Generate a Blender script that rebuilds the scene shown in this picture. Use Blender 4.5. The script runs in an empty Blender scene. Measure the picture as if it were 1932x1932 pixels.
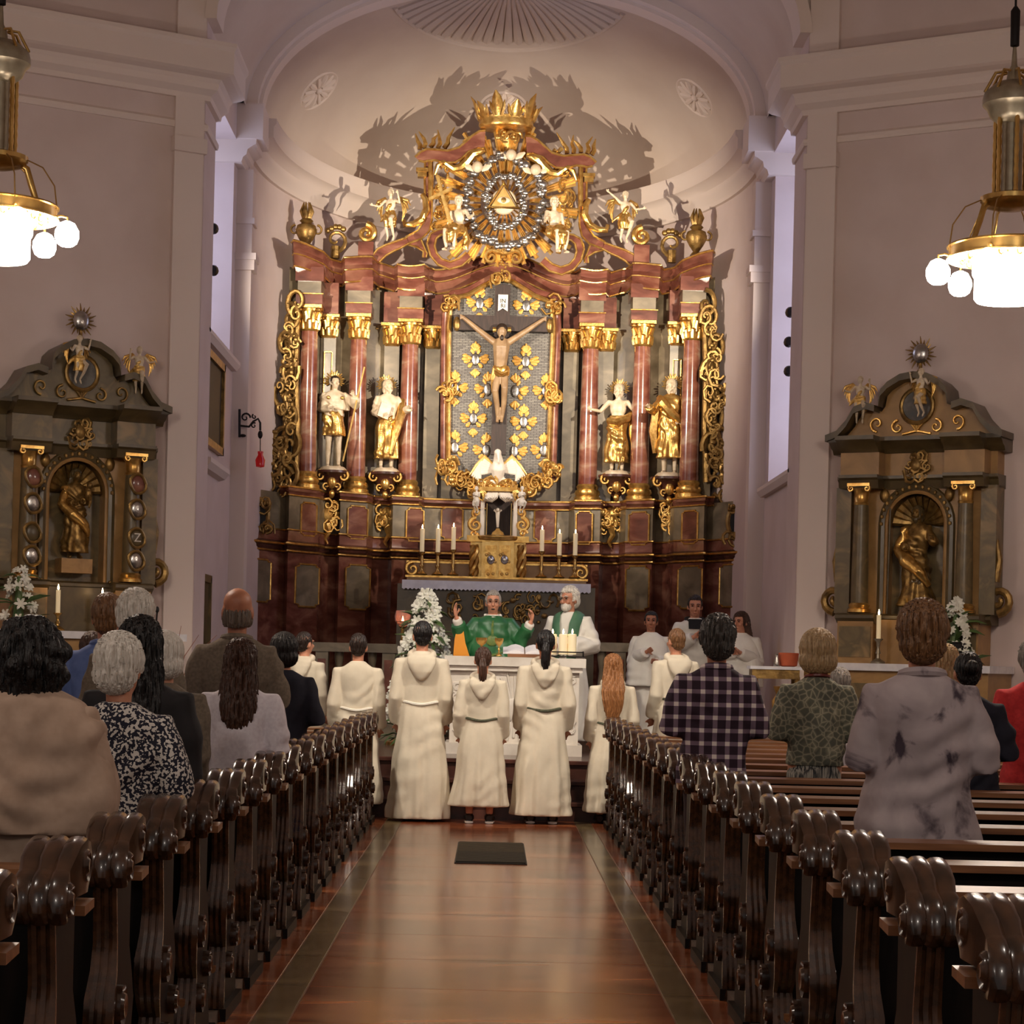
import bpy, math, random
import numpy as np
from mathutils import Vector, Matrix
rnd = random.Random(7)
PI = math.pi
scn = bpy.context.scene
COL = scn.collection
# ---------------------------------------------------------------- camera
F, PX0, PY0, EYE, ROLL = 4000.0, 930.0, 1248.0, 1.42, math.radians(1.4)
cam_d = bpy.data.cameras.new('camera'); cam = bpy.data.objects.new('camera', cam_d); COL.objects.link(cam)
cam_d.sensor_width = 36; cam_d.sensor_fit = 'HORIZONTAL'; cam_d.lens = F/1932*36
cam_d.shift_x = (966-PX0)/1932; cam_d.shift_y = (PY0-966)/1932
cam_d.clip_start = .05; cam_d.clip_end = 200
cam.matrix_world = Matrix.Translation((0, 0, EYE)) @ Matrix.Rotation(PI/2, 4, 'X') @ Matrix.Rotation(ROLL, 4, 'Z')
scn.camera = cam
CA, SA = math.cos(ROLL), math.sin(ROLL)
def at(x, y, d):
    u, v = x-PX0, PY0-y
    return Vector(((u*CA-v*SA)*d/F, d, EYE+(u*SA+v*CA)*d/F))
# ---------------------------------------------------------------- world, exposure, big lights
wd = bpy.data.worlds.new('world'); scn.world = wd; wd.use_nodes = True
wd.node_tree.nodes['Background'].inputs[0].default_value = (1.0, .92, .88, 1)
wd.node_tree.nodes['Background'].inputs[1].default_value = .12
vs = scn.view_settings
vs.view_transform = 'Standard'; vs.look = 'None'; vs.gamma = 1; vs.use_curve_mapping = False
vs.exposure = 0.85
def light(name, kind, loc, energy, color, aim=None, **kw):
    l = bpy.data.lights.new(name, kind); l.energy = energy; l.color = color
    for k, v in kw.items(): setattr(l, k, v)
    o = bpy.data.objects.new(name, l); COL.objects.link(o); o.location = loc
    if aim is not None:
        o.rotation_euler = (Vector(aim)-Vector(loc)).to_track_quat('-Z', 'Y').to_euler()
    return o
WARM = (1.0, .85, .66)
# altar spotlights mounted on the window jambs of the chancel, aimed at the high altar
for s in (-1, 1):
    light('altar_spotlight', 'SPOT', (s*2.92, 22.75, 5.6), 1000, WARM, (-s*.2, 28, 6.0), spot_size=math.radians(72), spot_blend=1.0, shadow_soft_size=.03)
    light('sanctuary_fill_spot', 'SPOT', (s*2.6, 15.2, 6.6), 560, (1, .90, .77), (0, 20.2, 1.1), spot_size=math.radians(44), spot_blend=.8, shadow_soft_size=.1)  # unseen fill without a fixture, added above the nave to brighten the sanctuary
# chandeliers further back in the nave, out of the picture
for s in (-1, 1):
    light('nave_chandelier_light', 'POINT', (s*3.2, 4.5, 5.2), 75, (1, .88, .77), shadow_soft_size=.25)
    light('nave_chandelier_light', 'POINT', (s*3.2, -4.0, 5.2), 110, (1, .88, .77), shadow_soft_size=.25)
# ---------------------------------------------------------------- materials
def lin(c): return tuple((x/255/12.92 if x/255 <= .04045 else ((x/255+.055)/1.055)**2.4) for x in c)+(1,)
def M(name, c1, c2=None, c3=None, scale=4, rough=.6, metal=0, bump=0, bscale=None, stretch=(1,1,1), distort=0, spec=.5, detail=4, lo=.35, hi=.65, emit=None, estr=0, coat=0, alpha=None, sheen=0):
    m = bpy.data.materials.new(name); m.use_nodes = True
    nt = m.node_tree; N = nt.nodes; L = nt.links; b = N['Principled BSDF']
    b.inputs['Base Color'].default_value = lin(c1); b.inputs['Roughness'].default_value = rough
    b.inputs['Metallic'].default_value = metal; b.inputs['Specular IOR Level'].default_value = spec
    b.inputs['Coat Weight'].default_value = coat; b.inputs['Coat Roughness'].default_value = .08
    if emit: b.inputs['Emission Color'].default_value = lin(emit); b.inputs['Emission Strength'].default_value = estr
    if alpha is not None: b.inputs['Transmission Weight'].default_value = 1-alpha
    if c2 or bump:
        tc = N.new('ShaderNodeTexCoord'); mp = N.new('ShaderNodeMapping'); mp.inputs['Scale'].default_value = stretch
        L.new(tc.outputs['Object'], mp.inputs[0])
    if c2:
        n = N.new('ShaderNodeTexNoise'); n.inputs['Scale'].default_value = scale; n.inputs['Detail'].default_value = detail; n.inputs['Distortion'].default_value = distort
        L.new(mp.outputs[0], n.inputs[0])
        r = N.new('ShaderNodeValToRGB'); e = r.color_ramp.elements
        e[0].position = lo; e[0].color = lin(c1); e[1].position = hi; e[1].color = lin(c2)
        if c3: x = e.new((lo+hi)/2); x.color = lin(c3)
        L.new(n.outputs[0], r.inputs[0]); L.new(r.outputs[0], b.inputs['Base Color'])
    if bump:
        n2 = N.new('ShaderNodeTexNoise'); n2.inputs['Scale'].default_value = bscale or scale; n2.inputs['Detail'].default_value = 3
        L.new(mp.outputs[0], n2.inputs[0])
        bp = N.new('ShaderNodeBump'); bp.inputs['Strength'].default_value = bump; bp.inputs['Distance'].default_value = .02
        L.new(n2.outputs[0], bp.inputs['Height']); L.new(bp.outputs[0], b.inputs['Normal'])
    return m
def nodes(m): return m.node_tree, m.node_tree.nodes, m.node_tree.links, m.node_tree.nodes['Principled BSDF']
mt = {}
mt['plaster'] = M('plaster', (214,196,190), (206,187,180), scale=1.5, rough=.85, bump=.06, bscale=14)
mt['vault'] = M('vault_plaster', (206,190,178), (198,180,168), scale=1.2, rough=.85, bump=.05, bscale=10)
mt['stucco'] = M('stucco', (222,206,196), rough=.8)
mt['red'] = M('red_marble', (86,48,38), (158,112,91), (120,71,58), scale=2.6, rough=.22, distort=.5, stretch=(1,1,2.2), lo=.3, hi=.7, detail=7, coat=.4)
mt['redcol'] = M('red_column_marble', (110,56,44), (196,172,144), (148,96,77), scale=2.8, rough=.16, distort=.6, stretch=(.8,.8,1.7), lo=.36, hi=.72, detail=7, coat=.6)
mt['darkred'] = M('dark_red_marble', (54,32,26), (104,64,52), (78,46,37), scale=2.2, rough=.25, distort=1.2, lo=.3, hi=.7, detail=6, coat=.3)
mt['grey'] = M('grey_green_marble', (92,82,64), (148,134,110), (118,106,86), scale=3.2, rough=.36, distort=.5, stretch=(1,1,1.4), lo=.3, hi=.7, detail=7, coat=.3)
mt['gold'] = M('gold_leaf', (228,188,110), (190,142,72), scale=14, rough=.28, metal=.82, bump=.12, bscale=40)
mt['goldpale'] = M('pale_gold', (238,204,130), (216,172,92), scale=10, rough=.36, metal=.6, bump=.1, bscale=50)
mt['olddgold'] = M('dull_gold', (168,134,76), (112,86,46), scale=12, rough=.38, metal=.7, bump=.15, bscale=40)
mt['silver'] = M('silver_leaf', (200,196,190), (160,156,152), scale=12, rough=.26, metal=.95, bump=.15, bscale=24)
mt['cream'] = M('cream_polychrome', (226,210,184), (204,184,154), scale=9, rough=.4, bump=.05, bscale=30)
mt['corpus'] = M('corpus_flesh', (164,136,102), (138,110,80), scale=9, rough=.45)
mt['crosswood'] = M('cross_wood', (58,40,34), (40,27,23), scale=6, rough=.5, stretch=(8,8,1))
mt['white'] = M('white_stone', (232,224,212), (214,204,190), scale=5, rough=.6, bump=.08, bscale=20)
mt['linen'] = M('white_linen', (236,234,236), (222,220,224), scale=12, rough=.8)
mt['wood'] = M('dark_pew_wood', (15,9,6), (28,17,11), scale=5, rough=.46, stretch=(6,6,1.2), coat=0, spec=.22)
mt['woodh'] = M('polished_pew_wood', (40,25,15), (72,45,26), scale=7, rough=.23, stretch=(4,1,4), coat=.4)
mt['ledge'] = M('pew_ledge_wood', (146,98,62), (116,74,46), scale=5, rough=.34, stretch=(.6,8,8), coat=.25)
mt['platform'] = M('platform_edge', (120,104,90), (100,86,74), scale=6, rough=.6)
mt['olive'] = M('olive_marbled_wood', (116,98,64), (150,122,78), (96,82,54), scale=2.6, rough=.36, distort=1.6, lo=.3, hi=.7, detail=6)
mt['ochre'] = M('ochre_marbling', (172,132,78), (146,110,64), scale=3, rough=.4, distort=1.5)
mt['dkolive'] = M('dark_olive_moulding', (72,60,38), (98,82,52), scale=3, rough=.34, distort=1)
mt['brass'] = M('brass', (206,170,102), (176,138,74), scale=8, rough=.24, metal=.85)
mt['pewter'] = M('aged_metal', (172,162,140), (140,130,110), scale=8, rough=.34, metal=.7)
mt['iron'] = M('black_iron', (34,30,30), rough=.5, metal=.6)
mt['dark'] = M('near_black', (16,14,14), rough=.6)
mt['wax'] = M('candle_wax', (240,226,192), rough=.5, emit=(255,220,160), estr=.12)
mt['flame'] = M('flame', (255,214,150), emit=(255,206,140), estr=26)
mt['globe'] = M('lit_glass_globe', (255,244,230), emit=(255,238,222), estr=42)
mt['drum'] = M('lit_drum_shade', (255,244,230), emit=(255,238,222), estr=34)
mt['winglow'] = M('daylit_window_pane', (220,228,255), emit=(208,218,255), estr=1.5)
mt['skin'] = M('skin', (206,146,116), (190,128,100), scale=14, rough=.5)
mt['skin2'] = M('skin_tan', (178,118,88), (160,102,76), scale=14, rough=.5)
mt['lips'] = M('lips', (140,70,60), rough=.5)
mt['eyeball'] = M('eye_dark', (40,30,26), rough=.2)
mt['alb'] = M('cream_alb_cloth', (216,204,182), (210,198,176), scale=9, rough=.9, bump=.3, bscale=7)
mt['albw'] = M('white_alb_cloth', (230,226,216), (224,218,208), scale=9, rough=.9, bump=.3, bscale=7)
mt['cordw'] = M('white_cord', (232,226,212), rough=.8)
mt['cordg'] = M('green_cord', (92,92,70), (66,68,52), scale=60, rough=.8)
mt['green'] = M('green_silk', (26,84,46), (38,104,58), scale=5, rough=.42, bump=.1, bscale=20, spec=.6)
mt['greenst'] = M('green_stole', (58,100,72), (72,114,84), scale=8, rough=.6)
mt['orange'] = M('orange_lining', (222,142,20), rough=.5)
mt['black'] = M('black_cloth', (20,18,20), (28,25,28), scale=8, rough=.85, bump=.4, bscale=7)
mt['navy'] = M('navy_cloth', (20,20,34), (27,27,42), scale=8, rough=.85, bump=.4, bscale=7)
mt['shoe'] = M('black_shoe', (18,16,16), rough=.35)
mt['sole'] = M('white_sole', (210,206,200), rough=.6)
def hairm(n, a, b, r=.42): return M(n, a, b, scale=10, rough=r, stretch=(14,14,1.5), bump=.5, bscale=9, detail=6)
mt['h_black'] = hairm('black_hair', (14,11,10), (26,20,18))
mt['h_dark'] = hairm('dark_brown_hair', (30,20,15), (48,32,23))
mt['h_brown'] = hairm('brown_hair', (52,32,22), (82,52,36))
mt['h_lbrown'] = hairm('light_brown_hair', (92,62,38), (136,96,60))
mt['h_auburn'] = hairm('auburn_tipped_hair', (126,80,44), (176,120,72))
mt['h_blond'] = hairm('blond_hair', (150,122,86), (196,166,122))
mt['h_fringe'] = hairm('thin_fringe_hair', (78,66,56), (110,94,80))
mt['h_white'] = hairm('white_hair', (198,190,178), (232,226,216))
mt['h_grey'] = hairm('grey_hair', (120,112,104), (176,168,158))
mt['h_dgrey'] = hairm('dark_grey_hair', (44,40,37), (84,78,72))
# ---------------------------------------------------------------- mesh builder
class MB:
    def __init__(s): s.v = []; s.f = []
    def add(s, v, f):
        o = len(s.v); s.v += [tuple(p) for p in v]; s.f += [tuple(i+o for i in q) for q in f]; return s
    def box(s, c, d, rz=0, rx=0, ry=0):
        R = Matrix.Rotation(rz,3,'Z') @ Matrix.Rotation(ry,3,'Y') @ Matrix.Rotation(rx,3,'X'); c = Vector(c)
        v = [c + R @ Vector((x*d[0]/2, y*d[1]/2, z*d[2]/2)) for x in (-1,1) for y in (-1,1) for z in (-1,1)]
        return s.add(v, [(0,1,3,2),(4,6,7,5),(0,4,5,1),(2,3,7,6),(0,2,6,4),(1,5,7,3)])
    def box2(s, a, b): return s.box([(a[i]+b[i])/2 for i in range(3)], [abs(b[i]-a[i]) for i in range(3)])
    def loft(s, rings, cap=True, closed=True):
        n = len(rings[0]); v = [p for r in rings for p in r]; f = []
        for i in range(len(rings)-1):
            for j in range(n if closed else n-1):
                k = (j+1) % n; f.append((i*n+j, i*n+k, (i+1)*n+k, (i+1)*n+j))
        if cap: f.append(tuple(range(n))[::-1]); f.append(tuple((len(rings)-1)*n+j for j in range(n)))
        return s.add(v, f)
    def lathe(s, prof, c=(0,0,0), n=16, axis='Z', sx=1, sy=1):
        rings = []
        for r, z in prof:
            ring = []
            for j in range(n):
                a = 2*PI*j/n; x, y = r*math.cos(a)*sx, r*math.sin(a)*sy
                p = {'Z': (x, y, z), 'Y': (x, z, -y), 'X': (z, x, y)}[axis]
                ring.append((c[0]+p[0], c[1]+p[1], c[2]+p[2]))
            rings.append(ring)
        return s.loft(rings)
    def ball(s, c, r, n=10, m=7, R=None):
        if not hasattr(r, '__len__'): r = (r, r, r)
        c = Vector(c); rings = []
        for i in range(1, m):
            t = PI*i/m; ring = []
            for j in range(n):
                a = 2*PI*j/n; p = Vector((r[0]*math.sin(t)*math.cos(a), r[1]*math.sin(t)*math.sin(a), -r[2]*math.cos(t)))
                ring.append(c + (R @ p if R else p))
            rings.append(ring)
        o = len(s.v); s.loft(rings, cap=False)
        z = Vector((0,0,r[2])); z = R @ z if R else z
        b = len(s.v); s.v += [tuple(c-z), tuple(c+z)]
        e = o+(m-2)*n
        for j in range(n):
            k = (j+1) % n; s.f.append((b, o+k, o+j)); s.f.append((b+1, e+j, e+k))
        return s
    def tube(s, pts, rad, n=8, flat=1.0, up=None, closed=False):
        pts = [Vector(p) for p in pts]; m = len(pts)
        if not hasattr(rad, '__len__'): rad = [rad]*m
        rings = []; prev = None
        for i, p in enumerate(pts):
            if closed: t = pts[(i+1) % m]-pts[i-1]
            else: t = pts[min(i+1, m-1)]-pts[max(i-1, 0)]
            t = t.normalized() if t.length > 1e-9 else Vector((0,0,1))
            if up == 'inplane':
                u = t.cross(Vector((0,1,0))); u = u.normalized() if u.length > 1e-6 else Vector((1,0,0))
            elif prev is None:
                a = Vector(up) if up else (Vector((0,0,1)) if abs(t.z) < .9 else Vector((0,1,0)))
                u = (a - t*a.dot(t)).normalized()
            else:
                u = prev - t*prev.dot(t); u = u.normalized() if u.length > 1e-6 else prev
            prev = u; w = t.cross(u); r = rad[i]
            rings.append([p + u*(r*math.cos(2*PI*j/n)) + w*(r*flat*math.sin(2*PI*j/n)) for j in range(n)])
        if closed: rings.append(rings[0])
        return s.loft(rings, cap=not closed)
    def prism(s, poly, y0, y1, fr=None):      # poly in (x,z), extruded along y
        n = len(poly); g = fr or (lambda x, y, z: (x, y, z))
        v = [g(x, y0, z) for x, z in poly]+[g(x, y1, z) for x, z in poly]
        return s.add(v, [tuple(range(n)), tuple(range(n, 2*n))[::-1]]+[(i, i+n, (i+1) % n+n, (i+1) % n) for i in range(n)])
    def sweep(s, prof, path, cap=True):       # prof closed (out,z); path [(x,y,z,nx,ny)]
        return s.loft([[(x+nx*o, y+ny*o, z+h) for o, h in prof] for x, y, z, nx, ny in path], cap)
    def curl(s, c, r0, turns, a0, rad, n=6, steps=None, r1=.12, sq=1.0, dirn=1, dy=0, lead=None):   # spiral in the XZ plane
        k = steps or int(12*turns)+4; pts = []; rr = []
        for i in range(k):
            t = i/(k-1); a = a0+dirn*2*PI*turns*t; r = r0*((1-t)+r1*t)
            pts.append(Vector(c)+Vector((r*math.cos(a), dy*t, r*sq*math.sin(a)))); rr.append(rad*(1-.45*t))
        if lead: pts = [Vector(q) for q in lead]+pts; rr = [rad*.6]*len(lead)+rr
        return s.tube(pts, rr, n)
    def build(s, name, mat, parent=None, smooth=True, voxel=None, fn=None, world=True, iters=1):
        me = bpy.data.meshes.new(name)
        V = np.array([tuple(p) for p in s.v], dtype=float)
        me.from_pydata(V.tolist(), [], s.f); me.validate()
        if voxel: me = remesh(me, voxel, iters)
        if fn is not None:
            n = len(me.vertices); co = np.empty(n*3); me.vertices.foreach_get('co', co)
            co = fn(co.reshape(-1,3)); me.vertices.foreach_set('co', co.ravel())
        o = bpy.data.objects.new(name, me)
        if parent is not None:
            o.parent = parent
            if world: me.transform(Matrix.Translation(-wloc(parent)))
        me.name = name; me.materials.clear(); me.materials.append(mt[mat] if isinstance(mat, str) else mat)
        if smooth: me.shade_smooth(); smooth_by_angle(me)
        me.update(); COL.objects.link(o)
        return o
def smooth_by_angle(me, ang=42):
    try: me.set_sharp_from_angle(angle=math.radians(ang))
    except Exception: pass
def wloc(o):
    l = Vector(o.location)
    while o.parent is not None: o = o.parent; l += Vector(o.location)
    return l
TMP = bpy.data.scenes.new('tmp_build')
def remesh(me, voxel, iters=1):
    o = bpy.data.objects.new('tmp', me); TMP.collection.objects.link(o)
    md = o.modifiers.new('r', 'REMESH'); md.mode = 'VOXEL'; md.voxel_size = voxel
    if iters: sm = o.modifiers.new('s', 'SMOOTH'); sm.iterations = iters; sm.factor = .5
    with bpy.context.temp_override(scene=TMP, view_layer=TMP.view_layers[0]):
        dg = bpy.context.evaluated_depsgraph_get(); dg.update()
        m2 = bpy.data.meshes.new_from_object(o.evaluated_get(dg))
    bpy.data.objects.remove(o); bpy.data.meshes.remove(me)
    return m2
def tag(o, label=None, cat=None, group=None, kind=None):
    if label: o['label'] = label
    if cat: o['category'] = cat
    if group: o['group'] = group
    if kind: o['kind'] = kind
    return o
def thing(name, label, cat, loc=(0,0,0), rz=0, group=None):
    o = bpy.data.objects.new(name, None); COL.objects.link(o); o.empty_display_size = .1
    o.location = loc; o.rotation_euler = (0, 0, rz)
    return tag(o, label, cat, group)
def pivot(name, parent, loc=(0,0,0)):
    o = bpy.data.objects.new(name, None); COL.objects.link(o); o.empty_display_size = .05; o.parent = parent; o.location = loc
    return o
def struct(name, mb, mat, smooth=False): return tag(mb.build(name, mat, smooth=smooth), kind='structure')
def copy_tree(o, parent=None):
    c = o.copy(); COL.objects.link(c); c.parent = parent
    for ch in list(o.children): copy_tree(ch, c)
    return c
def text_mesh(name, body, size, loc, rot, mat, parent, depth=.004):
    cu = bpy.data.curves.new(name, 'FONT'); cu.body = body; cu.size = size; cu.extrude = depth; cu.align_x = 'CENTER'; cu.align_y = 'CENTER'; cu.resolution_u = 3
    t = bpy.data.objects.new(name, cu); TMP.collection.objects.link(t)
    with bpy.context.temp_override(scene=TMP, view_layer=TMP.view_layers[0]):
        dg = bpy.context.evaluated_depsgraph_get(); dg.update()
        me = bpy.data.meshes.new_from_object(t.evaluated_get(dg))
    bpy.data.objects.remove(t)
    o = bpy.data.objects.new(name, me); me.materials.clear(); me.materials.append(mt[mat]); COL.objects.link(o)
    o.parent = parent; o.location = loc; o.rotation_euler = rot
    return o
# ---------------------------------------------------------------- the building
mt['floor_r'] = M('red_marble_floor', (104,50,28), (184,112,68), (144,78,46), scale=1.3, rough=.17, distort=1.2, stretch=(.7,2.2,1), lo=.36, hi=.66, detail=8, coat=0, spec=.42)
mt['floor_g'] = M('greenish_marble_strip', (104,86,58), (136,114,78), scale=3, rough=.2, distort=1.5)
mt['joint'] = M('floor_joint', (112,70,46), rough=.4)
FLOOR_END = 19.05
fl = struct('floor', MB().box2((-8.6,-6,-.3), (8.6,FLOOR_END,-.004)), 'joint')
def slab_mesh(w, l):
    m = MB(); e = .0015; z = 0
    m.loft([[(-w/2,-l/2,-.02),(w/2,-l/2,-.02),(w/2,l/2,-.02),(-w/2,l/2,-.02)], [(-w/2,-l/2,z-.002),(w/2,-l/2,z-.002),(w/2,l/2,z-.002),(-w/2,l/2,z-.002)],
            [(-w/2+e,-l/2+e,z),(w/2-e,-l/2+e,z),(w/2-e,l/2-e,z),(-w/2+e,l/2-e,z)]])
    return m
def slab_row(w, l, xs, y0, y1, mat, nm='slab'):
    first = None; y = y0; i = 0
    while y+l <= y1+.01:
        for x in xs:
            if first is None: o = first = slab_mesh(w-.002, l-.002).build(nm, mat, fl, smooth=False)
            else: o = first.copy(); COL.objects.link(o); o.parent = fl
            o.location = (x, y+l/2, 0)
            if i % 2: o.rotation_euler = (0, 0, PI)
            i += 1
        y += l
slab_row(1.52, .9, (0,), 6.45, 19.05, 'floor_r')
slab_row(.14, .9, (-.835, .835), 6.45, 19.05, 'floor_g', 'border_slab')
slab_row(.12, .9, (-.97, .97), 6.45, 19.05, 'floor_r', 'edge_slab')
for s in (-1, 1):
    m = MB(); m.box2((s*1.03,-5,-.02), (s*8.2,18.55,.045))
    o = struct('floor_left' if s < 0 else 'floor_right', m, 'platform')
# steps up to the sanctuary and its floor
for i, (y0, z) in enumerate(((19.05,.17), (19.42,.34), (19.79,.51))):
    m = MB(); m.prism([(y0,z-.17-.3), (y0,z-.045), (y0-.03,z-.035), (y0-.03,z-.008), (y0-.02,z), (y0+.6 if i < 2 else 31,z), (y0+.6 if i < 2 else 31,z-.17-.3)], -7.4, 7.4, lambda x, y, z: (y, x, z))
    struct('floor_step' if i < 2 else 'floor_sanctuary', m, 'darkred')
# nave walls, ceiling
cor = [(0,0), (.05,0), (.06,.05), (.13,.10), (.14,.16), (.17,.2), (.26,.22), (.30,.24), (.30,.46), (.33,.50), (.33,.54), (0,.54)]
thin = [(0,0), (.025,0), (.035,.03), (.035,.06), (.0,.09)]
SILL = {-1: 4.85, 1: 3.52}
for s, nm in ((-1,'left'), (1,'right')):
    A = Vector((s*3.05, 21.5)); u = Vector((s*.866, -.5)); n = Vector((-s*.5, -.866)); B = A+u*6
    m = MB(); v = [A, B, B-n*.5, A-n*.5+Vector((s*.3,.4))]
    m.loft([[(p.x,p.y,0) for p in v], [(p.x,p.y,11.5) for p in v]])
    struct('wall_'+nm, m, 'plaster')
    struct('wall_nave_'+nm, MB().box2((s*8.24,-6,0), (s*8.6,18.7,11.5)), 'plaster')
    # pilaster at the inner end of the wall
    p0 = A+u*.03; p1 = A+u*.34; m = MB()
    for z0, z1, e in ((0.5,6.47,.05), (6.47,6.62,.10), (6.62,7.02,.05), (7.55,11.4,.05)):
        q = [p0-u*(.02 if e > .06 else 0), p1+u*(.02 if e > .06 else 0)]
        m.loft([[(a.x,a.y,z) for a in (q[0]+n*e, q[1]+n*e, q[1]-n*.02, q[0]-n*.02)] for z in (z0, z1)])
    struct('trim_pilaster_'+nm, m, 'stucco')
    mit = Vector((-s*1, -.577)); E = Vector((s*3.05, 22.3))
    path = lambda z: [(B.x,B.y,z,n.x,n.y), (A.x,A.y,z,mit.x,mit.y), (E.x,E.y,z,-s,0)]
    struct('trim_cornice_'+nm, MB().sweep(cor, path(7.02)), 'stucco')
    struct('trim_architrave_'+nm, MB().sweep(thin, path(6.72)), 'stucco')
    # chancel side: reveal, window niche, pier
    sill = SILL[s]; m = MB()
    m.box2((s*3.05,21.5,0), (s*4.3,22.3,11.0))                     # reveal of the arch
    m.box2((s*3.15,22.3,0), (s*4.3,24.9,sill))                     # below the window
    m.box2((s*3.9,22.3,sill), (s*4.3,24.9,7.5))                    # behind the pane
    m.box2((s*3.15,22.3,7.46), (s*4.3,24.9,9.4))
    m.box2((s*3.18,24.9,0), (s*4.3,25.5,9.4))                      # pier with the bright jamb
    struct('wall_chancel_'+nm, m, 'plaster')
    m = MB(); m.sweep([(0,0),(.06,0),(.1,.06),(.1,.1),(0,.1)], [(s*3.15,22.2,sill-.1,-s,0), (s*3.15,24.9,sill-.1,-s,0)])
    struct('trim_sill_'+nm, m, 'stucco')
    # projecting entablature block over the pier
    bl = [(-.45,0), (.03,0), (.05,.06), (.09,.09), (.10,.15), (.17,.20), (.2,.21), (.2,.27), (-.45,.27)]
    m = MB(); m.loft([[(s*(3.12-o), y, 7.2+h) for o, h in bl] for y in (24.83, 25.5)])
    struct('trim_entablature_'+nm, m, 'stucco')
    struct('trim_impost_'+nm, MB().box2((s*2.84,24.8,7.47), (s*3.3,25.46,7.88)), 'stucco')
    # slim pilaster between pier and apse
    m = MB(); m.box2((s*2.99,25.22,.5), (s*3.3,25.5,7.2)); m.box2((s*2.95,25.18,6.0), (s*3.3,25.5,6.12)); m.box2((s*2.93,25.16,6.12), (s*3.3,25.5,6.2)); m.box2((s*2.96,25.18,6.55), (s*3.3,25.5,6.62))
    struct('trim_chancel_pilaster_'+nm, m, 'stucco')
    struct('wall_spandrel_'+nm, MB().box2((s*3.0,25.3,7.38), (s*3.5,25.6,8.3)), 'plaster')
    # daylit window
    w = tag(MB().box2((s*3.86,22.5,sill+.15), (s*3.9,24.72,7.25)).build('window_1' if s < 0 else 'window_2', 'winglow', smooth=False), kind='structure')
    for z in (sill+.12, (sill+7.4)/2, 7.25): MB().box2((s*3.82,22.45,z), (s*3.86,24.78,z+.06)).build('window_frame', 'white', w, smooth=False)
    for y in (22.45, 23.6, 24.72): MB().box2((s*3.82,y,sill+.1), (s*3.86,y+.05,7.3)).build('window_frame', 'white', w, smooth=False)
struct('ceiling', MB().box2((-8.6,-6,11.4), (8.6,21.6,11.7)), 'vault')
# triumphal arch wall and barrel vault over the chancel
AX, BZ, SPR, YC, BY = 3.05, 1.73, 7.85, 25.4, 4.6
arc = lambda a, b, n=40: [(a*math.cos(PI*i/n), SPR+b*math.sin(PI*i/n)) for i in range(n+1)]
m = MB(); pr = arc(AX, BZ); op = pr+[(-AX-.3,SPR), (-AX-.3,11.5), (AX+.3,11.5), (AX+.3,SPR)]
m.loft([[(x,21.5,z) for x, z in pr]+[(-3.4,21.5,11.5),(3.4,21.5,11.5)], [(x,25.5,z) for x, z in pr]+[(-3.4,25.5,11.5),(3.4,25.5,11.5)]], cap=True)
struct('ceiling_chancel_vault', m, 'vault', True)
m = MB()
for y0, y1, t in ((21.42,21.95,.10), (24.86,25.42,.13), (25.0,25.28,.17)):
    o_, i_ = arc(AX+.02, BZ+.02), arc(AX-t, BZ-t)
    m.loft([[(a[0],y0,a[1]), (b[0],y0,b[1]), (b[0],y1,b[1]), (a[0],y1,a[1])] for a, b in zip(o_, i_)])
struct('trim_arch_ribs', m, 'stucco', True)
# apse: wall, cornice, conch
ap = lambda th, k=1.0, o=0: ((AX-o)*math.cos(th)*k, YC+(BY-o)*math.sin(th)*k)
ths = [PI*i/48 for i in range(49)]
m = MB(); m.loft([[(*ap(t), z) for t in ths]+[(*ap(t,1,-.3), z) for t in ths[::-1]] for z in (0, 7.4)]); struct('wall_apse', m, 'plaster', True)
def conch(th, ph, o=0): c = math.cos(ph); return ((AX-o)*math.cos(th)*c, YC+(BY-o)*math.sin(th)*c, SPR+(BZ-o)*math.sin(ph))
m = MB()
phs = [PI/2*i/24 for i in range(24)]+[PI/2-.01]
m.loft([[conch(t, p) for t in ths] for p in phs]+[[conch(t, p, -.25) for t in ths] for p in phs[::-1]], cap=False, closed=False)
struct('ceiling_apse_conch', m, 'vault', True)
pc = [(0,0), (.05,0), (.06,.06), (.12,.12), (.13,.2), (.2,.26), (.27,.28), (.27,.4), (.3,.44), (.3,.5), (0,.5)]
m = MB(); m.loft([[(*ap(t,1,o), 7.36+h) for o, h in pc] for t in ths]); struct('trim_apse_cornice', m, 'stucco', True)
m = MB()                                                            # stucco shell at the crown of the conch
for i in range(25):
    t = PI*(.5+(i-12)*.034); ln = math.radians(63.5+1.5*math.cos((i-12)*.25))
    m.tube([conch(t, p, .0) for p in np.linspace(ln, 1.44, 9)], [.055,.06,.056,.05,.043,.036,.028,.02,.014], 6)
m.tube([conch(PI*(.5+(i-24)*.0178), math.radians(62), .0) for i in range(49)], .035, 6)
struct('trim_conch_shell', m, 'vault', True)
def conch_hit(x, y):
    o = Vector((0,0,EYE)); r = at(x, y, 1)-o
    a = (r.x/AX)**2+(r.y/BY)**2+(r.z/BZ)**2; q = (0, -YC, EYE-SPR)
    b = 2*(q[0]*r.x/AX**2+q[1]*r.y/BY**2+q[2]*r.z/BZ**2); c = (q[1]/BY)**2+(q[2]/BZ)**2-1
    t = (-b+math.sqrt(b*b-4*a*c))/(2*a); p = o+r*t
    return p, Vector((p.x/AX**2, (p.y-YC)/BY**2, (p.z-SPR)/BZ**2)).normalized()
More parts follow.
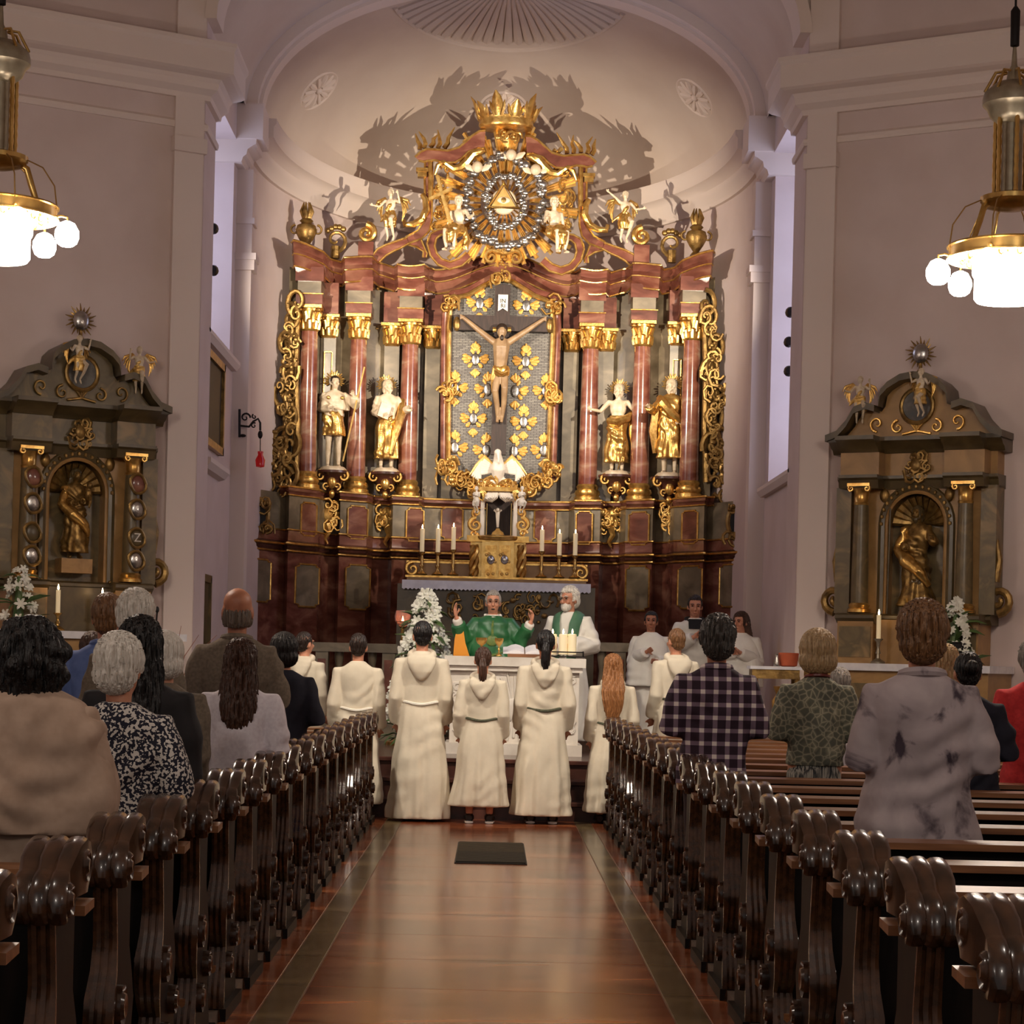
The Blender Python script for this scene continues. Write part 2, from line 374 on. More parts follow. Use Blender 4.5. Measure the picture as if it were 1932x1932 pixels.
for k, (x, y, r0) in enumerate(((600,170,.3), (1312,183,.3), (950,200,.3))):
    p, n = conch_hit(x, y); R = n.to_track_quat('Z','Y').to_matrix(); m = MB()
    g = lambda a, r, h: p+R @ Vector((r*math.cos(a), r*math.sin(a), -h))
    m.tube([g(2*PI*i/28, r0, .0) for i in range(28)], .03, 6, closed=True)
    for i in range(12):
        a = 2*PI*i/12; m.tube([g(a, r0*t, .01) for t in (.2,.4,.65,.9)], [.015,.032,.042,.025], 6)
    m.ball(g(0,0,.01), .05, 8, 5)
    struct('trim_rosette_%d' % (k+1), m, 'stucco', True)
# oil painting and iron bracket on the left chancel wall
o = thing('framed_painting', 'dark painting in a gilt frame below the left chancel window', 'painting', (-3.15,23.2,3.66))
MB().box2((-3.15,22.55,3.72), (-3.125,23.85,4.62)).build('canvas', 'dark', o, smooth=False)
m = MB(); fr = [(0,0), (.05,.01), (.05,.06), (.02,.09), (0,.09)]
for a, b in (((22.5,3.66),(22.58,4.68)), ((23.82,3.66),(23.9,4.68)), ((22.5,3.66),(23.9,3.74)), ((22.5,4.6),(23.9,4.68))):
    m.box2((-3.15,a[0],a[1]), (-3.09,b[0],b[1]))
m.build('frame', 'olddgold', o, smooth=False)
m = MB(); m.sweep([(0,0),(.07,.02),(.12,.08),(.12,.13),(0,.13)], [(-3.15,22.4,3.38,1,0), (-3.15,24.0,3.38,1,0)]); struct('trim_ledge', m, 'stucco')
b0 = at(455, 800, 25.1); o = thing('wall_bracket', 'scrolled black iron bracket on the left chancel wall', 'bracket', b0)
m = MB()
m.tube([at(452,y,25.1) for y in (772,785,800,815,825)], .016, 6)
m.tube([at(x,y,25.1) for x, y in ((452,803),(470,805),(478,795),(487,790),(491,798),(491,812))], .013, 6)
m.curl(at(463,788,25.1), .06, 1.2, 0, .013); m.curl(at(479,803,25.1), .035, 1.2, 1, .01); m.curl(at(480,786,25.1), .03, 1.1, 2, .01)
m.ball(at(491,820,25.1), (.03,.03,.05), 8, 6); m.ball(at(458,822,25.1), (.04,.02,.02), 8, 6)
m.build('scrollwork', 'iron', o)
# spotlight housings on the jambs
for x, y, d, w in ((402,431,22.9,'topmost'), (402,510,22.9,'middle'), (397,634,22.9,'lowest')):
    p = at(x, y, d); o = thing('jamb_spotlight', 'small dark spotlight on the left window jamb, %s of three' % w, 'spotlight', p, group='spotlights on the window jambs')
    MB().lathe([(.0,-.06),(.045,-.055),(.06,0),(.055,.05),(.0,.07)], p, 12, 'Y').build('housing', 'iron', o); MB().box2((p.x-.08,p.y-.02,p.z-.02), (p.x,p.y+.02,p.z+.02)).build('mount', 'iron', o, smooth=False)
for x, y, d, w in ((1492,589,22.9,'topmost'), (1489,645,22.9,'middle'), (1489,700,22.9,'lowest')):
    p = at(x, y, d); o = thing('jamb_spotlight', 'small dark spotlight on the right window jamb, %s of three' % w, 'spotlight', p, group='spotlights on the window jambs')
    MB().lathe([(.0,-.06),(.045,-.055),(.06,0),(.055,.05),(.0,.07)], p, 12, 'Y').build('housing', 'iron', o); MB().box2((p.x,p.y-.02,p.z-.02), (p.x+.08,p.y+.02,p.z+.02)).build('mount', 'iron', o, smooth=False)
# metal grate let into the aisle
a, b = at(857,1632,14.85), at(988,1592,16.55)
o = thing('floor_grate', 'dark metal grate let into the aisle floor before the altar steps', 'grate', ((a.x+b.x)/2,(a.y+b.y)/2,.001))
MB().box2((a.x,a.y,.001), (b.x,b.y,.006)).build('bed', 'dark', o, smooth=False)
mt['grate'] = M('grate_metal', (74,64,44), (58,50,36), scale=20, rough=.6, metal=.3); mt['grate2'] = M('grate_metal_dark', (44,42,34), rough=.6, metal=.3)
for i in range(24):
    y = a.y+.03+(b.y-a.y-.06)*(i+.5)/24
    MB().box2((a.x+.01,y-.022,.006), (b.x-.01,y+.022,.014)).build('slat', 'grate2' if i < 12 else 'grate', o, smooth=False)
# door in the left chancel wall, red vigil lamp under the bracket
d_ = tag(MB().box2((-3.15,22.5,.51), (-3.12,23.1,2.2)).build('door_1', 'dkolive', smooth=False), kind='structure')
for a, b in (((22.42,.51),(22.5,2.26)), ((23.1,.51),(23.18,2.26)), ((22.42,2.2),(23.18,2.28))): MB().box2((-3.15,a[0],a[1]), (-3.09,b[0],b[1])).build('door_frame', 'olive', d_, smooth=False)
mt['redglass'] = M('red_glass', (120,14,14), rough=.15, emit=(190,10,10), estr=.12)
p = at(491,868,25.1); t = thing('vigil_lamp', 'dark red glass vigil lamp hanging from the iron wall bracket', 'lamp', p)
MB().tube([at(491,826,25.1), at(491,852,25.1)], .006, 5).build('chain', 'iron', t); MB().lathe([(.0,-.09),(.05,-.08),(.06,0),(.03,.06),(.035,.1),(.0,.11)], p, 14).build('glass', 'redglass', t)
# ---------------------------------------------------------------- pews
def pew_head_mesh():
    path = [(.15,.87),(.145,.91),(.12,.945),(.07,.957),(.0,.945),(-.055,.922),(-.092,.897),(-.105,.893),(-.14,.877),(-.166,.845),(-.168,.81),(-.145,.785),(-.10,.78)]
    lob = [.97,1,1.03,1.04,1.02,1.0,.92,.92,1.0,1.04,1.03,1.0,.9]
    W = .066; nx = 19; rings = []
    for i, (y, z) in enumerate(path):
        a = path[max(i-1,0)]; b = path[min(i+1,len(path)-1)]; t = Vector((b[0]-a[0], b[1]-a[1])).normalized(); n = Vector((t.y, -t.x))
        if n.y < -.2 and i < 8: n = -n
        ring = []
        for j in range(nx):
            x = -W+2*W*j/(nx-1); u = (x+W)/(2*W)*3.0; k = min(int(u),2); f = math.sqrt(max(0,1-(2*(u-k)-1)**2))
            h = (.004+(.0065 if k != 1 else .0085)*f)*lob[i]
            ring.append((x*lob[i], y+(-n.x)*0+n.x*h, z+n.y*h))
        cy_, cz_ = max(-.12, min(.1, y*.75)), .83
        back = [(x_*lob[i], cy_, cz_) for x_ in (W, 0, -W)]
        rings.append(ring+back)
    return MB().loft(rings)
def pew(s, y, nm_label):
    t = thing('pew', nm_label, 'pew', (s*1.05, y, 0), group='carved pews left of the aisle' if s < 0 else 'carved pews right of the aisle')
    pew_head_mesh().build('armrest_scroll', 'woodh', t, world=False)
    for q in (-1, 1):
        for yy, zz, r in ((-.115,.832,.042), (.075,.895,.045)): MB().lathe([(0,q*.075),(r*.35,q*.076),(r*.5,q*.07),(r*.6,q*.066),(r*.85,q*.073),(r,q*.066),(r,q*.05)], (0,yy,zz), 14, 'X').build('scroll_eye', 'woodh', t, world=False)
    # side board with its S-shaped front, seen from the aisle
    fr = [(-.12,.82),(-.10,.72),(-.085,.62),(-.10,.54),(-.15,.47),(-.17,.40),(-.14,.33),(-.10,.28),(-.12,.2),(-.17,.12),(-.18,.0)]
    bk = [(.30,.0),(.30,.08),(.24,.2),(.2,.3),(.24,.42),(.2,.5),(.15,.58),(.15,.7),(.155,.86)]
    MB().prism(fr+bk, -.026, .026, lambda x, yy, z: (yy, x, z)).build('end_board', 'wood', t, world=False, smooth=False)
    m = MB()                                                         # fluted front edge
    for x in (-.022, 0, .022):
        m.tube([(x, p[0]-.004, p[1]) for p in fr], [.012,.012,.013,.017,.022,.022,.017,.013,.016,.02,.021], 6)
    m.build('fluted_edge', 'woodh', t, world=False)
    for z, r, yy in ((.44,.062,-.06), (.2,.055,-.04), (.3,.05,.12)):   # carved volutes on the aisle side
        MB().lathe([(0,-.052),(r*.55,-.056),(r*.7,-.04),(r*.95,-.05),(r,-.02),(r,.02),(r*.95,.05),(r*.7,.04),(r*.55,.056),(0,.052)], (0,yy,z), 10, 'X').build('volute', 'woodh', t, world=False)
    x0, x1 = (-.09*s, s*4.1)
    MB().box2((s*.02,.02,.06), (x1,.05,.79)).build('backrest', 'wood', t, world=False, smooth=False)
    m = MB(); m.prism([(-.055,.788), (.065,.796), (.065,.818), (-.055,.812)], min(x0,x1), max(x0,x1), lambda x, yy, z: (yy, x, z)); m.build('book_ledge', 'ledge', t, world=False, smooth=False)
    MB().box2((0,.08,.42), (x1,.33,.46)).build('seat', 'wood', t, world=False, smooth=False)
    MB().box2((0,-.15,.18), (x1,-.07,.21)).build('kneeler', 'ledge', t, world=False, smooth=False)
    MB().box2((-.05,-.2,.0), (.05,.32,.05)).build('foot', 'wood', t, world=False, smooth=False)
    return t
ORD = ['first','second','third','fourth','fifth','sixth','seventh','eighth','ninth','tenth','eleventh','twelfth','thirteenth','fourteenth','fifteenth','sixteenth','seventeenth','eighteenth']
PEW_Y = lambda k: 4.30+.82*k
for s in (-1, 1):
    base = None
    for k in range(18):
        lab = 'carved dark wooden pew %s of the aisle, %s row from the altar steps' % ('left' if s < 0 else 'right', ORD[17-k])
        if base is None: base = pew(s, PEW_Y(k), lab)
        else:
            c = copy_tree(base); c.location = (s*1.05, PEW_Y(k), 0); c['label'] = lab
# ---------------------------------------------------------------- figures (built 1.75 m tall, facing -Y, scaled by their root)
ARMS = {'srv': ((.218,.05,1.08), (.2,-.09,.86)), 'srv2': ((.225,.06,1.06), (.14,-.17,.9)), 'front': ((.255,.05,1.12), (.075,-.25,1.12)), 'pray': ((.24,.02,1.12), (.03,-.27,1.24)), 'side': ((.265,.03,1.10), (.27,-.06,.86)),
        'orans': ((.32,-.10,1.20), (.40,-.22,1.47)), 'hip': ((.34,.06,1.16), (.19,-.06,1.0)), 'reach': ((.30,-.12,1.14), (.36,-.33,1.20)),
        'chest': ((.25,-.02,1.12), (.05,-.2,1.27)), 'book': ((.25,.03,1.10), (.10,-.26,1.06)), 'up': ((.32,-.05,1.30), (.30,-.18,1.55)),
        'wide': ((.33,.0,1.5), (.58,.0,1.66)), 'out': ((.34,-.06,1.2), (.5,-.2,1.22))}
def arm_pts(pose, s):
    e, w = ARMS[pose] if isinstance(pose, str) else pose
    return Vector((s*.185,.015,1.385)), Vector((s*e[0],e[1],e[2])), Vector((s*w[0],w[1],w[2]))
def hand(m, w, d, s, curl=.4, up=None, k=1.0):
    d = Vector(d).normalized(); up = Vector(up or (0,-1,0)); n = (up-d*up.dot(d)).normalized(); x = d.cross(n)*s
    m.tube([w, w+d*.03*k, w+d*.085*k], [.026*k,.036*k,.036*k], 8, .5, up=x)
    for i in range(4):
        b = w+d*.08*k+x*(-.027+.018*i)*k; L = (.075,.085,.08,.062)[i]*k; c = curl*(1+.12*i)
        p1 = b+(d*math.cos(c*.6)+n*math.sin(c*.6))*L*.5; p2 = p1+(d*math.cos(c*1.6)+n*math.sin(c*1.6))*L*.5
        m.tube([b-d*.02*k, b, p1, p2], [.01*k,.0098*k,.0088*k,.0075*k], 6)
    b = w+d*.03*k-x*.03*k; p1 = b+(d*.7-x*.6+n*.3).normalized()*.04*k; p2 = p1+(d*.9-x*.1+n*.35).normalized()*.032*k
    m.tube([b+x*.01, b, p1, p2], [.013*k,.013*k,.011*k,.009*k], 6)
def head_xf(tilt=(0,0,0), hs=1.0):
    R = Matrix.Rotation(tilt[2],3,'Z') @ Matrix.Rotation(tilt[0],3,'X') @ Matrix.Rotation(tilt[1],3,'Y'); p = Vector((0,.01,1.52))
    return lambda q: p+R @ ((Vector(q)-p)*hs)
class XMB(MB):
    pass
def head_mb(m, X, face=True, beard=False):
    t = MB()
    t.ball((0,.012,1.645), (.077,.094,.104), 18, 12); t.ball((0,.022,1.668), (.079,.092,.078), 16, 10); t.ball((0,-.022,1.585), (.062,.068,.088), 16, 10); t.ball((0,-.05,1.54), (.036,.036,.03), 10, 8)
    if face:
        t.tube([(0,-.092,1.645), (0,-.104,1.62), (0,-.116,1.598), (0,-.098,1.588)], [.010,.012,.017,.012], 8)
        for s in (-1, 1):
            t.ball((s*.033,-.082,1.658), (.026,.014,.010), 8, 6); t.ball((s*.04,-.072,1.598), (.024,.02,.024), 8, 6)
        t.ball((0,-.087,1.561), (.024,.010,.007), 8, 6); t.ball((0,-.086,1.549), (.020,.010,.007), 8, 6)
    for s in (-1, 1): t.ball((s*.079,.012,1.61), (.012,.024,.036), 8, 6)
    m.add([X(v) for v in t.v], t.f)
def body(root, mat='skin', L='front', R='front', tilt=(0,0,0), hs=1.0, face=True, voxel=.012, hands=(.5,.5), hdir=(None,None), legs='stand', nm='body', hup=(None,None)):
    m = MB(); X = head_xf(tilt, hs); head_mb(m, X, face)
    m.tube([(0,.012,1.38), (0,.012,1.46), X((0,.008,1.57))], [.07,.054,.056*hs], 10)
    m.ball((0,.01,1.27), (.165,.105,.19), 12, 8); m.ball((0,.0,1.08), (.135,.09,.18), 12, 8); m.ball((0,.005,.93), (.14,.09,.14), 12, 8)
    for i, (s, pose) in enumerate(((-1, L), (1, R))):
        a, e, w = arm_pts(pose, s)
        m.tube([(s*.06,.012,1.37), a, (a+e)/2, e, (e+w)/2, w], [.05,.056,.05,.04,.036,.027], 8)
        d = Vector(hdir[i]) if hdir[i] else (w-e); hand(m, w, d, s, hands[i], hup[i])
        if legs == 'stand':
            m.tube([(s*.085,.005,.95), (s*.095,-.01,.72), (s*.095,-.01,.5), (s*.1,.02,.3), (s*.1,.025,.09)], [.09,.078,.056,.05,.036], 8)
            m.tube([(s*.1,.04,.05), (s*.105,-.06,.045), (s*.115,-.14,.03)], [.04,.04,.028], 8)
        elif legs == 'sit':
            m.tube([(s*.085,.005,.93), (s*.11,-.2,.92), (s*.12,-.38,.9), (s*.12,-.38,.7), (s*.1,-.34,.5)], [.09,.08,.06,.052,.036], 8)
            m.tube([(s*.1,-.33,.46), (s*.105,-.42,.45), (s*.11,-.5,.43)], [.038,.038,.026], 8)
        elif legs == 'fly':
            b = .16 if s > 0 else -.04
            m.tube([(s*.085,.005,.93), (s*.11,-.12-b,.76), (s*.11,-.04-b*.4,.5), (s*.1,.08,.3)], [.09,.078,.055,.036], 8)
            m.tube([(s*.1,.09,.28), (s*.1,.04,.2), (s*.1,.0,.13)], [.036,.034,.022], 8)
    return m.build(nm, mat, root, world=False, voxel=voxel), X
def sring(z, rx, ry, cy=0, n=24, p=2.5):
    out = []
    for j in range(n):
        a = 2*PI*j/n; c, s_ = math.cos(a), math.sin(a)
        out.append((rx*math.copysign(abs(c)**(2/p), c), cy+ry*math.copysign(abs(s_)**(2/p), s_), z))
    return out
ROBE = [(1.49,.07,.07,.02), (1.455,.12,.09,.02), (1.42,.175,.105,.015), (1.37,.205,.115,.01), (1.25,.2,.125,.0), (1.1,.18,.125,0), (1.03,.17,.12,0), (.95,.185,.135,0), (.7,.215,.17,0), (.4,.245,.2,0), (.12,.27,.225,0)]
JACKET = [(1.485,.068,.066,.02), (1.455,.12,.09,.02), (1.42,.178,.105,.015), (1.37,.21,.118,.01), (1.25,.205,.13,.0), (1.1,.185,.13,0), (.98,.185,.135,0), (.86,.205,.145,0), (.78,.212,.15,0)]
def folds(amp=.05, z0=1.0, z1=.1, k=(7,11), seed=0, noise=.006, wave=.0):
    r = random.Random(seed); ph = [r.random()*6.28 for _ in range(8)]
    def fn(co):
        x, y, z = co.T; th = np.arctan2(y, x); t = np.clip((z0-z)/(z0-z1), 0, 1)**.8
        f = np.sin(k[0]*th+ph[0]+.6*np.sin(2*z+ph[1]))+.6*np.sin(k[1]*th+ph[2]-.8*z)
        g = 1+amp*t*f
        q = noise*(np.sin(13*z+5*x+ph[3]+4*np.sin(3*x+ph[5]))+np.sin(17*x-9*z+ph[4])*.8+np.sin(23*(x+.6*z)+ph[6]+3*np.sin(5*z))*.6+.55*np.sin(44*(z-.5*np.abs(x))+ph[7]+3*np.sin(9*x+ph[1])+2*np.sin(6*z))*np.clip(np.sin(7*x+5*z+ph[2]),0,1)*1.6+.5*np.sin(52*(x+.3*z)+2*np.sin(8*z+ph[0]))*np.clip(np.sin(4*x-6*z+ph[4]),0,1))*np.clip((1.5-z)*6, 0, 1)
        out = co.copy(); rr = np.sqrt(x*x+y*y)+1e-6
        out[:,0] = x*g+x/rr*q; out[:,1] = y*g+y/rr*q
        return out
    return fn
def garment(root, nm, mat, rings=ROBE, L='front', R='front', sleeve=(.075,.078,.085,.07), fold=None, voxel=.015, sc=1.0, extra=None, sleeves=True, seed=0):
    m = MB(); m.loft([sring(z, rx*sc, ry*sc, cy) for z, rx, ry, cy in rings])
    if sleeves:
        for s, pose in ((-1, L), (1, R)):
            a, e, w = arm_pts(pose, s); w2 = e+(w-e)*.93
            m.tube([(s*.07,.012,1.37), a+Vector((0,0,-.005)), (a+e)/2, e, (e+w2)/2, w2], [.07,sleeve[0],sleeve[0],sleeve[1],sleeve[2],sleeve[3]], 12)
    if extra: extra(m)
    return m.build(nm, mat, root, world=False, voxel=voxel, fn=fold or folds(seed=seed), iters=2)
def hair(root, mat, X, style='short', seed=0, nm='hair', voxel=.008):
    t = MB(); c = Vector((0,.02,1.652)); fz, fy = 1.705, -.035
    if style == 'short': t.ball(c, (.087,.104,.112), 18, 12); t.ball((0,.055,1.60), (.07,.06,.08), 12, 8)
    elif style == 'crop': t.ball(c, (.083,.1,.108), 18, 12); t.ball((0,.05,1.6), (.068,.062,.07), 12, 8)
    elif style == 'fringe':                                          # bald crown, hair at the sides and back
        for i in range(13):
            a = PI*(-.08+1.16*i/12); t.ball((.064*math.cos(a),.012+.079*math.sin(a),1.595-.012*math.sin(a)), (.018,.018,.06), 8, 8)
        fz = 1.6
    elif style == 'full': t.ball((0,.022,1.655), (.098,.114,.122), 18, 12); t.ball((0,.06,1.6), (.088,.07,.09), 14, 10)
    elif style == 'bob':
        t.ball((0,.02,1.655), (.107,.117,.12), 20, 12); t.ball((0,.045,1.58), (.112,.088,.085), 18, 10)
    elif style == 'long':
        t.ball((0,.02,1.652), (.097,.112,.118), 20, 12)
        t.loft([sring(z, rx, ry, cy, 16) for z, rx, ry, cy in ((1.66,.095,.07,.05), (1.58,.1,.066,.055), (1.48,.112,.06,.07), (1.36,.118,.05,.095), (1.28,.095,.034,.115), (1.22,.05,.02,.12))])
    elif style == 'verylong':
        t.ball((0,.02,1.652), (.095,.11,.118), 20, 12)
        t.loft([sring(z, rx, ry, cy, 16) for z, rx, ry, cy in ((1.66,.092,.07,.05), (1.56,.1,.06,.075), (1.46,.115,.05,.125), (1.38,.12,.04,.165), (1.28,.115,.036,.175), (1.16,.085,.03,.165), (1.06,.05,.024,.15), (1.0,.02,.014,.145))])
    elif style == 'pony':
        t.ball(c, (.084,.101,.11), 18, 12); t.ball((0,.05,1.62), (.07,.062,.075), 12, 8)
        t.tube([(0,.1,1.64), (0,.135,1.63), (0,.15,1.56), (0,.145,1.48), (0,.13,1.40), (0,.125,1.35)], [.022,.032,.042,.045,.036,.012], 10)
    elif style == 'bun':
        t.ball(c, (.085,.102,.11), 18, 12); t.ball((0,.05,1.61), (.07,.06,.08), 12, 8); t.ball((0,.12,1.66), (.045,.04,.045), 12, 8)
    elif style == 'curly':
        r = random.Random(seed); t.ball((0,.03,1.63), (.112,.118,.118), 18, 12); t.ball((0,.055,1.54), (.122,.09,.115), 18, 10)
        for i in range(70):
            a, b = r.uniform(-.15,PI+.15), r.uniform(-1.3,1.3)
            t.ball((.108*math.cos(a)*math.cos(b),.04+.1*math.sin(a)*math.cos(b),1.59+.145*math.sin(b)), r.uniform(.022,.04), 8, 6)
        fz = 1.72
    elif style == 'beardhair':
        t.ball(c, (.09,.106,.113), 18, 12); t.ball((0,.06,1.57), (.085,.055,.11), 14, 10)
        t.ball((0,-.065,1.535), (.045,.035,.05), 12, 8); t.ball((0,-.06,1.5), (.028,.025,.045), 10, 8)
        for s in (-1, 1): t.tube([(s*.068,-.005,1.62), (s*.062,-.035,1.56), (s*.035,-.07,1.54)], [.016,.02,.02], 8)
    ph = seed*1.7
    def fn(co):
        x, y, z = co.T; dx, dy = x, y-.02
        if style == 'beardhair': mask = (y < -.03) & (z < fz) & (z > 1.562) & (np.abs(x) < .06)
        elif style in ('long', 'verylong', 'bob', 'curly'): mask = (y < fy-.01) & (z < fz)
        elif style == 'fringe': mask = (y < -.02)
        else: mask = ((y < fy) & (z < fz)) | ((z < 1.60) & (y < .02) & (style != 'fringe'))
        out = co.copy(); th = np.arctan2(dx, dy)
        d = (.0035*np.sin(46*th+3*np.sin(20*z+ph))+.003*np.sin(27*th-9*z+ph))*(1.6 if style in ('long','verylong','full','curly') else 1)
        r = np.sqrt(dx*dx+dy*dy)+1e-5; out[:,0] += dx/r*d; out[:,1] += dy/r*d
        ctr = np.array([0,.012,1.63]); out[mask] = ctr+(out[mask]-ctr)*.72
        return np.array([tuple(X(p)) for p in out])
    return t.build(nm, mat, root, world=False, voxel=voxel, fn=fn, iters=1)
def face_bits(root, X, glasses=False, brow='h_dark', mouth_open=False):
    for s in (-1, 1):
        t = MB(); t.ball((s*.033,-.088,1.637), (.013,.006,.007), 8, 6); o = MB().add([X(v) for v in t.v], t.f).build('eye', 'eyeball', root, world=False)
        t = MB(); t.tube([(s*.014,-.097,1.658), (s*.034,-.097,1.664), (s*.055,-.084,1.657)], [.004,.005,.003], 6); MB().add([X(v) for v in t.v], t.f).build('eyebrow', brow, root, world=False)
    t = MB(); t.ball((0,-.094,1.553), (.022,.006,.009 if mouth_open else .004), 10, 6); MB().add([X(v) for v in t.v], t.f).build('mouth', 'eyeball' if mouth_open else 'lips', root, world=False)
    if glasses:
        t = MB()
        for s in (-1, 1):
            t.tube([(s*.034+.026*math.cos(2*PI*i/14),-.108,1.638+.019*math.sin(2*PI*i/14)) for i in range(14)], .0022, 5, closed=True)
            t.tube([(s*.06,-.106,1.645), (s*.078,-.06,1.645), (s*.082,.01,1.64)], .0022, 5)
        t.tube([(-.009,-.11,1.642), (.009,-.11,1.642)], .0022, 5)
        MB().add([X(v) for v in t.v], t.f).build('glasses', 'pewter', root, world=False)
def shoes(root, hem=.1, mat='shoe', sole=None):
    for s in (-1, 1):
        o = MB().tube([(s*.1,.075,.055), (s*.1,.04,.06), (s*.105,-.06,.05), (s*.115,-.14,.04), (s*.118,-.19,.03)], [.03,.05,.048,.044,.02], 10).build('shoe', mat, root, world=False)
        if sole: MB().tube([(s*.1,.085,.014), (s*.105,-.06,.014), (s*.118,-.2,.014)], [.042,.048,.03], 10, .28, up=(1,0,0)).build('sole', sole, o, world=False)
def person(label, x, y, z, H, rz, cat='person', group=None):
    o = thing('person', label, cat, (x, y, z), rz, group); o.scale = (H/1.75,)*3
    return o
BACK = PI
# ---------------------------------------------------------------- high altar retable
def DY(X): return 28.5-.08*X*X-.0167*X**4
CXS = [-2.46,-1.865,-1.2,1.2,1.865,2.46]
def bump(X, w=.2, e=.03):
    b = 0
    for c in CXS: b = max(b, min(1, max(0, (w+e-abs(X-c))/(2*e))))
    return b
def rpath(x0, x1, off=.3, back=0, n=None):
    xs = sorted(set([x0, x1]+[round(x0+(x1-x0)*i/90, 4) for i in range(91)]+[c+k for c in CXS for k in (-.231,-.169,.169,.231) if x0 < c+k < x1]))
    return [(x, DY(x)+back-off*bump(x)) for x in xs]
def band(mb, prof, pth, z, zf=None): mb.loft([[(x*(1+0*o), y-o, z+h+(zf(x) if zf else 0)) for o, h in prof] for x, y in pth]); return mb
def RP(x, y, off=0):
    d = 28.0
    for _ in range(6): p = at(x, y, d); d = DY(max(-3.1,min(3.1,p.x)))-off
    return at(x, y, d)
ret = thing('altar_retable', 'towering red and grey marble high altar retable with gilt carving and six columns', 'altarpiece', (0, 28.5, .51))
box = lambda h, o0=0: [(-.35,0), (o0,0), (o0,h), (-.35,h)]
full = rpath(-3.02, 3.02)
band(MB(), box(2.27), full, .51).build('lower_pedestal', 'red', ret)
mol = [(-.35,0), (.02,0), (.04,.03), (.09,.05), (.1,.08), (.13,.09), (.13,.12), (.05,.15), (-.35,.15)]
band(MB(), mol, full, 2.74).build('lower_moulding', 'darkred', ret)
def goldline(z, o, pth, r=.014, zf=None, nm='gilt_fillet'):
    MB().tube([(x, y-o, z+(zf(x) if zf else 0)) for x, y in pth], r, 6).build(nm, 'gold', ret)
goldline(2.76, .04, full); goldline(2.85, .135, full, .017)
band(MB(), [(-.35,0), (.05,0), (.03,.08), (.0,.14), (-.35,.14)], full, 2.89).build('red_socle', 'red', ret)
band(MB(), box(.5), full, 3.0).build('upper_pedestal', 'grey', ret)
goldline(3.03, .03, full, .011)
band(MB(), [(-.35,0), (.02,0), (.05,.04), (.1,.06), (.1,.1), (.04,.13), (-.35,.13)], rpath(-2.75, 2.75), 3.46).build('upper_moulding', 'red', ret)
goldline(3.57, .105, rpath(-2.75, 2.75), .015); goldline(3.47, .03, rpath(-2.75, 2.75), .011)
for s in (-1, 1):
    band(MB(), box(2.9), [(x, y+.1) for x, y in rpath(*sorted((s*.86, s*2.72)), off=0)], 3.5).build('back_wall', 'grey', ret)
band(MB(), box(3.0), [(x, 28.52) for x in (-1.0,-.5,0,.5,1.0)], 3.5).build('back_wall', 'grey', ret)
# notched gilt panels on both pedestal zones
def panel(x, y, w, h, mat, off, nm='panel'):
    c = RP(x, y, off); sl = -(-.16*c.x-.0668*c.x**3); W, Hh = w*c.y/F/2, h*c.y/F/2; n = .3*W
    poly = [(-W+n,-Hh), (W-n,-Hh), (W-n,-Hh+n*.6), (W,-Hh+n), (W,Hh-n), (W-n,Hh-n*.6), (W-n,Hh), (-W+n,Hh), (-W+n,Hh-n*.6), (-W,Hh-n), (-W,-Hh+n), (-W+n,-Hh+n*.6)]
    g = lambda px_, o, pz_: (c.x+px_, c.y-o-sl*px_, c.z+pz_)
    p = MB().prism(poly, .012, -.05, g).build(nm, mat, ret, smooth=False)
    MB().tube([g(a, .016, b) for a, b in poly], .013, 6, closed=True).build('gilt_border', 'gold', p)
for x, y, w, h in ((580,1105,40,80), (675,1108,44,84), (1202,1110,42,84), (1301,1108,40,80)): panel(x, y, w, h, 'grey', .315)
for x, y, w, h in ((490,1095,34,80), (1378,1105,34,80)): panel(x, y, w, h, 'grey', .015)
for x, y, w, h in ((583,980,26,62), (675,986,36,62), (783,990,32,62), (1102,996,30,62), (1205,997,36,62), (1301,995,26,62)): panel(x, y, w, h, 'red', .31)
for x, y, w, h in ((853,987,40,62), (1028,990,40,62)): panel(x, y, w, h, 'red', .01)
# columns
def leafcap(m, c, r, h):
    m.lathe([(r*.92,0), (r*1.08,.02), (r*.95,.05), (r*.95,h*.55), (r*1.3,h*.85), (r*1.3,h*.86)], c, 14)
    for row, (z0, z1, k, o) in enumerate(((.1,.45,8,1.15), (.35,.75,8,1.3))):
        for i in range(k):
            a = 2*PI*(i+.5*row)/k; ca, sa = math.cos(a), math.sin(a)
            m.tube([(c[0]+ca*r*q, c[1]+sa*r*q, c[2]+h*zz) for q, zz in ((.95,z0), (1.02,(z0+z1)/2), (o,z1), (o+.14,z1-.06))], [r*.28,r*.3,r*.22,r*.1], 6)
    for i in range(4):
        a = PI/4+PI/2*i; ca, sa = math.cos(a), math.sin(a)
        m.ball((c[0]+ca*r*1.5, c[1]+sa*r*1.5, c[2]+h*.8), r*.26, 8, 6)
    m.box((c[0], c[1], c[2]+h*.93), (r*2.9, r*2.9, h*.12))
def column(cx, cy, z0, z1, r, par=None):
    p = pivot('column', par or ret, Vector((cx, cy, z0))-wloc(par or ret))
    MB().lathe([(r*1.45,0), (r*1.45,.05), (r*1.25,.06), (r*1.4,.1), (r*1.3,.14), (r*1.12,.15), (r*1.22,.19), (r*1.05,.22)], (cx,cy,z0), 20).build('column_base', 'gold', p)
    H = z1-z0; MB().lathe([(r*1.04,.2), (r*1.02,.6), (r*.98,1.2), (r*.88,H-.33)], (cx,cy,z0), 20).build('shaft', 'redcol', p)
    m = MB(); leafcap(m, (cx,cy,z1-.34), r*.92, .34); m.build('capital', 'gold', p)
for cx in CXS: column(cx, DY(cx)-.16, 3.58, 5.93, .122)
